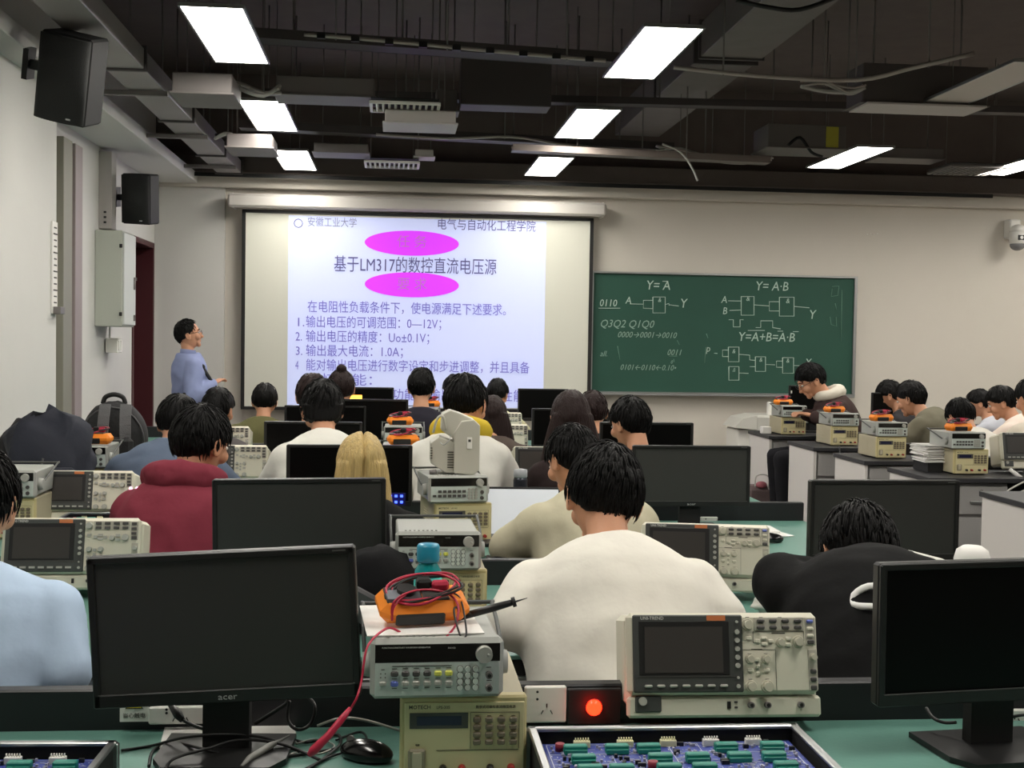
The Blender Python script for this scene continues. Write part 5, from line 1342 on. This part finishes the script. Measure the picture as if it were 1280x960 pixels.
    # --- hood / collar
    if hood:
        b = MB(); ring = []
        for k in range(17):
            a = 2 * PI * k / 16; ring.append(nb + Vector((.115 * math.sin(a) * width, -.015 - .085 * math.cos(a) * (1 if math.cos(a) > 0 else .8), .02 + .02 * math.cos(a))))
        b.tube(ring, [.038 + .020 * max(0, math.cos(2 * PI * k / 16)) for k in range(17)], 10)
        back = sp_[-1][0] + Vector((0, -.095, -.045))
        b.ell(back, (.14, .055, .085), 16, 10, Euler((-na * .8, 0, 0))); b.ell(back + Vector((0, -.004, -.09)), (.06, .046, .085), 16, 10, Euler((-na * .8, 0, 0)))
        me = skin_mesh(b, .010, 5); fold(me, .006, 12, seed + 4); link_mesh('hood', me, hood, e)
    if collar:
        b = MB(); rg = []
        for (r0, dz) in ((.066, -.03), (.07, .0), (.066, .03), (.062, .034), (.060, .0), (.058, -.03)):
            rg.append([nb + Vector((r0 * math.cos(u) * 1.02, r0 * math.sin(u) - .004, dz + .006 * math.sin(u) * -1)) for u in (2 * PI * j / 24 for j in range(24))])
        b.loft(rg + [rg[0]], caps=False); b.build('collar', collar, e)
    if glasses:
        b = MB(); b.M = Matrix.Translation(Hc) @ HM.to_4x4() @ Matrix.Scale(HS, 4)
        for g in (-1, 1):
            b.tube([Vector((g * (.033 + .022 * math.cos(u)), .103, .0 + .016 * math.sin(u))) for u in (2 * PI * k / 16 for k in range(17))], .0015, 5)
            b.tube([(g * .055, .102, .004), (g * .076, .06, .006), (g * .084, -.005, .004)], .0017, 5)
        b.tube([(-.011, .104, .003), (.011, .104, .003)], .0015, 5); b.build('glasses', M_blk, e)
    # --- trousers and shoes
    b = MB()
    b.ell((0, 0, .54 if seated else .92), (.165, .13, .1))
    for lg in legs:
        limb(b, lg[0], lg[1], .095, .07); limb(b, lg[1], Vector(lg[2]) + Vector((0, 0, .0)), .068, .055)
    me = skin_mesh(b, .02, 4); fold(me, .005, 8, seed + 2); link_mesh('trousers', me, tr or cloth('black_trousers', (26, 26, 30)), e)
    for lg in legs:
        b = MB(); f = Vector(lg[2]); b.ell((f.x, f.y + .06, .045), (.046, .135, .05), 14, 8, fn=lambda d, p: Vector((p.x, p.y, max(p.z, -.03)))); b.box((f.x, f.y + .06, .012), (.088, .26, .022), .01); b.build('shoe', mat('shoe_black', (24, 24, 26), .5), e)
    # --- stool
    if seated and stool:
        t = empty('stool', (X, Y, 0), yaw, 'round stool under the ' + stool if isinstance(stool, str) else 'stool', 'stool', 'round stools under the students')
        hs = (.54 - .115) * sc
        MB().lathe([(.001, hs - .03), (.15, hs - .03), (.155, hs - .02), (.155, hs - .006), (.145, hs), (.001, hs)], 20, (0, -.01, 0)).build('seat', mat('stool_seat', (60, 52, 46), .5), t)
        for k in range(4):
            a = PI / 4 + k * PI / 2; MB().cyl((.11 * math.cos(a), .11 * math.sin(a) - .01, hs - .03), (.15 * math.cos(a), .15 * math.sin(a) - .01, 0), .011, n=8).build('leg', M_steel, t)
    return e, sc, Hc, HM, arms

W_T = cloth('white_tee', (226, 222, 212)); BLK = cloth('black_hoodie', (11, 11, 12)); 
LS = lambda n, c: cloth(n, c)
# the white tee student in the middle
person('student in a white tee seen from behind in the middle of the nearest row', 756, 558, 2.84, R(0), .5, (R(2), .42, R(7)), 'tee_shirt', W_T, 'short', 'short', M_hair, fine=True, tufts=420, width=1.14, seed=3, vox=.011, fold_amp=.005, stool='student in the middle white tee', loosen=.03,
       arms=[((-.245, .12, .84), (-.18, .44, .82)), ((.245, .14, .84), (.16, .46, .82))], rootx=None)
# light blue shirt, left edge
person('student in a light blue shirt at the left picture edge', -28, 562, 2.86, R(0), .32, (R(-4), .25, 0), 'shirt', LS('light_blue', (176, 196, 220)), 'long', 'short', M_hair, fine=True, tufts=240, width=1.3, seed=5, vox=.011, fold_amp=.005, collar=LS('light_blue', (176, 196, 220)), stool='student in the light blue shirt', loosen=.02, arms=[((-.24, .1, .82), (-.15, .44, .81)), ((.27, .05, .80), (.17, .40, .81))])
# black hoodie, asleep
e, sc, Hc, HM, ar = person('student in a black hoodie slumped forward on the second desk, right', 1078, 676, 2.83, R(-14), .86, (R(6), 1.0, 0), 'hoodie', BLK, 'long', 'messy', M_hair, fine=True, tufts=420, width=1.1, seed=7, vox=.013, fold_amp=.006, hood=BLK, stool='student in the black hoodie', loosen=.03, s=1.08, rootx=at(1118, 760, 2.83).x,
       arms=[((-.23, .36, .84), (-.02, .56, .81)), ((.27, .36, .84), (.12, .60, .81))])
# white ring print on the back of the hoodie
lp = at(1093, 750, 2.93); b = MB(); b.tube([Vector((.05 * math.cos(u), .012 * math.cos(2 * u), .030 * math.sin(u))) for u in (2 * PI * k / 24 for k in range(25))], .008, 6)
lo = b.build('white_print', mat('print_white', (224, 224, 222), .6), e)
def snap(o, person_, part, pt, yaw=0):
    t_ = [c for c in person_.children if c.name.split('.')[0] == part][0]
    bpy.context.view_layer.update(); inv = t_.matrix_world.inverted(); o_l = inv @ Vector((0, 0, H_CAM)); d_l = ((inv @ pt) - o_l).normalized()
    ok, loc, nor, _ = t_.ray_cast(o_l, d_l)
    if ok: o.location = loc + nor * .001; o.rotation_euler = nor.to_track_quat('-Y', 'Z').to_euler()
    return ok
snap(lo, e, 'hoodie', lp)
# maroon hoodie
MAR = LS('maroon', (120, 46, 60))
person('student in a maroon hoodie and glasses, left, looking right', 252, 508, 4.3, R(-14), .34, (R(-22), .28, 0), 'hoodie', MAR, 'long', 'short', M_hair, fine=True, tufts=260, width=1.02, seed=11, vox=.012, fold_amp=.007, hood=MAR, glasses=True, stool='student in the maroon hoodie', loosen=.035)
# blond student
person('blond student with long hair in a black jacket behind the second desk monitor', 452, 541, 4.3, R(4), .36, (R(2), .35, 0), 'jacket', BLK, 'long', 'long', M_blond, tufts=0, width=1.05, seed=13, hood=None, stool='blond student', loosen=.03, s=.93)
# beige jacket
BEI = LS('beige_jacket', (186, 180, 156))
person('student in a beige jacket left of the white tee student, hair tied back', 716, 533, 4.28, R(12), .42, (R(16), .4, R(4)), 'jacket', BEI, 'long', 'short', M_hair, fine=True, tufts=220, width=1.12, seed=17, vox=.012, fold_amp=.009, collar=BEI, stool='student in the beige jacket', loosen=.035)
# row three
person('student in a white shirt behind the upright instrument', 583, 469, 5.75, R(-10), .4, (R(-14), .3, R(-5)), 'shirt', LS('white_shirt', (218, 216, 208)), 'long', 'short', M_hair, tufts=140, width=.92, seed=19, stool='student behind the upright instrument', collar=None, loosen=.03, fold_amp=.008, hood=LS('yellow_hood', (206, 178, 56)))
person('student in a white shirt with full dark hair left of the blond student', 403, 490, 5.7, R(4), .42, (R(6), .42, 0), 'shirt', LS('white_shirt', (218, 216, 208)), 'long', 'bob', M_hair, tufts=160, width=.95, seed=23, stool='student left of the blond hair', collar=LS('white_shirt', (218, 216, 208)), loosen=.03, fold_amp=.008, s=1.06)
person('student in a blue grey jacket behind the maroon hoodie', 223, 494, 5.72, R(-4), .45, (R(-6), .4, 0), 'jacket', LS('blue_grey', (92, 104, 124)), 'long', 'short', M_hair, tufts=100, width=1.12, seed=29, stool='student in the blue grey jacket', loosen=.04, fold_amp=.011)
person('long haired student in dark clothes behind the beige jacket', 714, 488, 5.62, R(0), .2, (R(-5), .1, 0), 'sweater', LS('dark_brown', (44, 34, 34)), 'long', 'long', M_hairb, tufts=0, width=.82, seed=31, stool='long haired student', s=None)
person('student with short black hair below the blackboard, ear visible', 788, 497, 5.92, R(14), .36, (R(20), .25, 0), 'shirt', LS('black_shirt', (24, 24, 26)), 'long', 'short', M_hair, tufts=160, width=.85, seed=37, stool='short haired student below the blackboard')
# row four
person('student with cropped hair in front of the standing teacher', 273, 485, 7.25, R(-6), .3, (R(-12), .2, 0), 'shirt', LS('grey_shirt', (80, 76, 76)), 'long', 'short', M_hair, tufts=60, seed=41, stool='cropped haired student', vox=.02)
person('student with dark round hair just left of the bun', 391, 467, 7.2, R(0), .2, (0, .15, 0), 'sweater', LS('black_shirt', (24, 24, 26)), 'long', 'short', M_hairb, tufts=60, seed=43, stool='student left of the bun', vox=.02)
person('student with a hair bun in front of the projected slide', 427, 462, 8.65, R(0), .2, (0, .15, 0), 'sweater', LS('dark_brown', (44, 34, 34)), 'long', 'bun', M_hairb, tufts=60, seed=47, stool='student with the bun', vox=.02)
person('student with dark brown shoulder length hair in a brownish jacket', 616, 495, 7.2, R(0), .3, (R(-6), .2, 0), 'jacket', LS('taupe_jacket', (78, 68, 62)), 'long', 'long', M_hairb, tufts=0, seed=53, stool='student in the brownish jacket', vox=.02, width=1.2, loosen=.03)
person('student mostly hidden behind the long haired student', 741, 489, 7.25, R(0), .25, (0, .2, 0), 'sweater', LS('dark_brown', (44, 34, 34)), 'long', 'short', M_hairb, tufts=50, seed=59, stool='hidden student by the board', vox=.02)
# row five and six
OLI = LS('olive', (92, 90, 58))
person('student in an olive jacket in front of the left screen edge', 331, 480, 8.65, R(0), .3, (0, .3, 0), 'jacket', OLI, 'long', 'short', M_hair, tufts=60, seed=61, stool='student in the olive jacket', vox=.02, width=1.2, loosen=.03)
person('student in a dark shirt with shaved nape in front of the slide', 527, 460, 8.65, R(0), .22, (R(-4), .15, 0), 'shirt', LS('navy_shirt', (36, 34, 44)), 'long', 'short', M_hair, tufts=60, seed=67, stool='student in the dark shirt', vox=.02, width=1.1)
person('student with round dark hair right of the dark shirted one', 568, 469, 10.0, R(10), .3, (R(14), .25, 0), 'shirt', LS('black_shirt', (24, 24, 26)), 'long', 'short', M_hair, tufts=60, width=.8, seed=71, stool='round haired student', vox=.02)
person('student in a pale yellow shirt near the right end of the slide', 622, 474, 10.0, R(-10), .3, (R(-12), .3, 0), 'shirt', LS('pale_yellow', (204, 198, 158)), 'long', 'short', M_hair, tufts=40, seed=73, stool='student in the pale yellow shirt', vox=.022, width=.95, loosen=.03)
# right block
BRN = LS('brown_hoodie', (62, 48, 46)); WHH = LS('white_hood', (214, 208, 194))
e20, sc20, *_ = person('student in a brown hoodie with white hood sitting sideways by the aisle', 1014, 459, 10.2, R(84), .4, (R(6), .5, 0), 'hoodie', BRN, 'long', 'short', M_hair, tufts=160, fine=True, seed=79, width=1.05, hood=WHH, band=WHH, glasses=True, stool='student in the brown hoodie', loosen=.03, s=1.1, knee=.56, arms=[((-.23, .14, .80), (-.1, .32, .86)), ((.25, .14, .80), (.1, .34, .86))])
person('student in profile looking down beside the far monitor, right block', 1112, 476, 10.2, R(40), .4, (R(22), .35, 0), 'sweater', LS('dark_grey', (44, 42, 44)), 'long', 'short', M_hair, tufts=80, fine=True, seed=83, stool='student in profile', vox=.02)
person('student in an olive grey jacket leaning left over the right bench', 1139, 477, 9.12, R(34), .55, (R(10), .3, 0), 'jacket', LS('olive_grey', (112, 108, 92)), 'long', 'short', M_hair, tufts=80, fine=True, seed=89, stool='student in the olive grey jacket', vox=.015, width=1.05, loosen=.04, fold_amp=.012)
person('student in a white tee bent low behind the orange multimeter, right', 1201, 504, 8.05, R(6), .5, (R(4), .6, 0), 'tee_shirt', W_T, 'short', 'short', M_hair, tufts=120, seed=97, stool='student bent low', vox=.016, width=1.1, s=.97)
person('student in pale clothes in profile at the far right, partly hidden', 1224, 487, 10.2, R(40), .35, (R(25), .3, 0), 'shirt', LS('pale_grey_shirt', (170, 172, 180)), 'long', 'short', M_hair, tufts=60, seed=101, stool='student in pale clothes', vox=.02)
person('student in a pale pink shirt at the right, head turned left', 1252, 483, 9.12, R(36), .42, (R(30), .35, 0), 'shirt', LS('pale_pink', (222, 206, 194)), 'long', 'short', M_hair, tufts=80, seed=103, stool='student in the pale pink shirt', vox=.018, width=1.2, loosen=.03)
person('student in a cream shirt cut by the right picture edge', 1290, 474, 8.0, R(10), .4, (R(4), .3, 0), 'shirt', LS('cream_shirt', (224, 214, 198)), 'long', 'short', M_hair, tufts=60, seed=107, stool='student at the right edge', vox=.018, width=1.2, loosen=.03)
# ---------------- the teacher, standing
TB = LS('teacher_blue', (138, 148, 186))
eT, sT, HcT, HMT, arT = person('teacher in a blue shirt standing with a microphone, looking at the screen', 236, 399, 10.6, R(-72), -.04, (R(-8), -.22, 0), 'shirt', TB, 'long', 'receding', M_hair, fine=True, tufts=140, seated=False, seed=109, tr=cloth('dark_trousers', (40, 38, 40)), collar=TB, glasses=True, vox=.012, fold_amp=.009, loosen=.03, width=1.02, stool=False,
       arms=[((-.24, .03, 1.12), (-.01, .15, 1.15)), ((.26, -.03, 1.09), (.14, .17, 1.2))])
mp_ = Vector(arT[1][1]) + Vector((0, .05, 0))
mic = empty('microphone', eT.matrix_basis @ Vector((0, 0, 0)), 0, 'black handheld microphone held in the crossed hands of the teacher', 'microphone')
bpy.context.view_layer.update()
c_ = eT.matrix_world @ mp_; mic.location = c_
mic.location = c_ = Vector((c_.x, c_.y - .05, c_.z)); q0, q1 = at(253, 459, c_.y) - c_, at(270, 485, c_.y) - c_
q0 = Vector((q0.x, q0.y, q0.z)); 
MB().tube([q1, q0 * .6 + q1 * .4, q0], [.013, .015, .017], 12).build('handle', M_blkm, mic)
MB().ell(q0, (.024, .024, .026), 14, 10).build('grille_head', mat('mic_grille', (30, 30, 32), .5, .5), mic)
# dark bag lying behind the first monitor (second desk) with a grey flap
p = onz(478, 800, ZD); e = empty('shoulder_bag', (at(482, 700, 3.4).x - .02, 3.38, ZD + .001), 0, 'black bag with a grey flap on the second desk behind the lower left monitor', 'bag')
b = MB(); b.ell((0, 0, .1), (.12, .1, .13), 20, 14, fn=lambda d, p: Vector((p.x, p.y, max(p.z, -.1))) * (1 + .12 * noise.noise(d * 3))); b.build('bag_body', cloth('black_bag', (18, 18, 20)), e)
b = MB(); b.box((-.05, -.09, .09), (.1, .02, .09), .006, Euler((.3, .5, 0))); b.build('flap', mat('flap_grey', (84, 82, 84), .7), e)
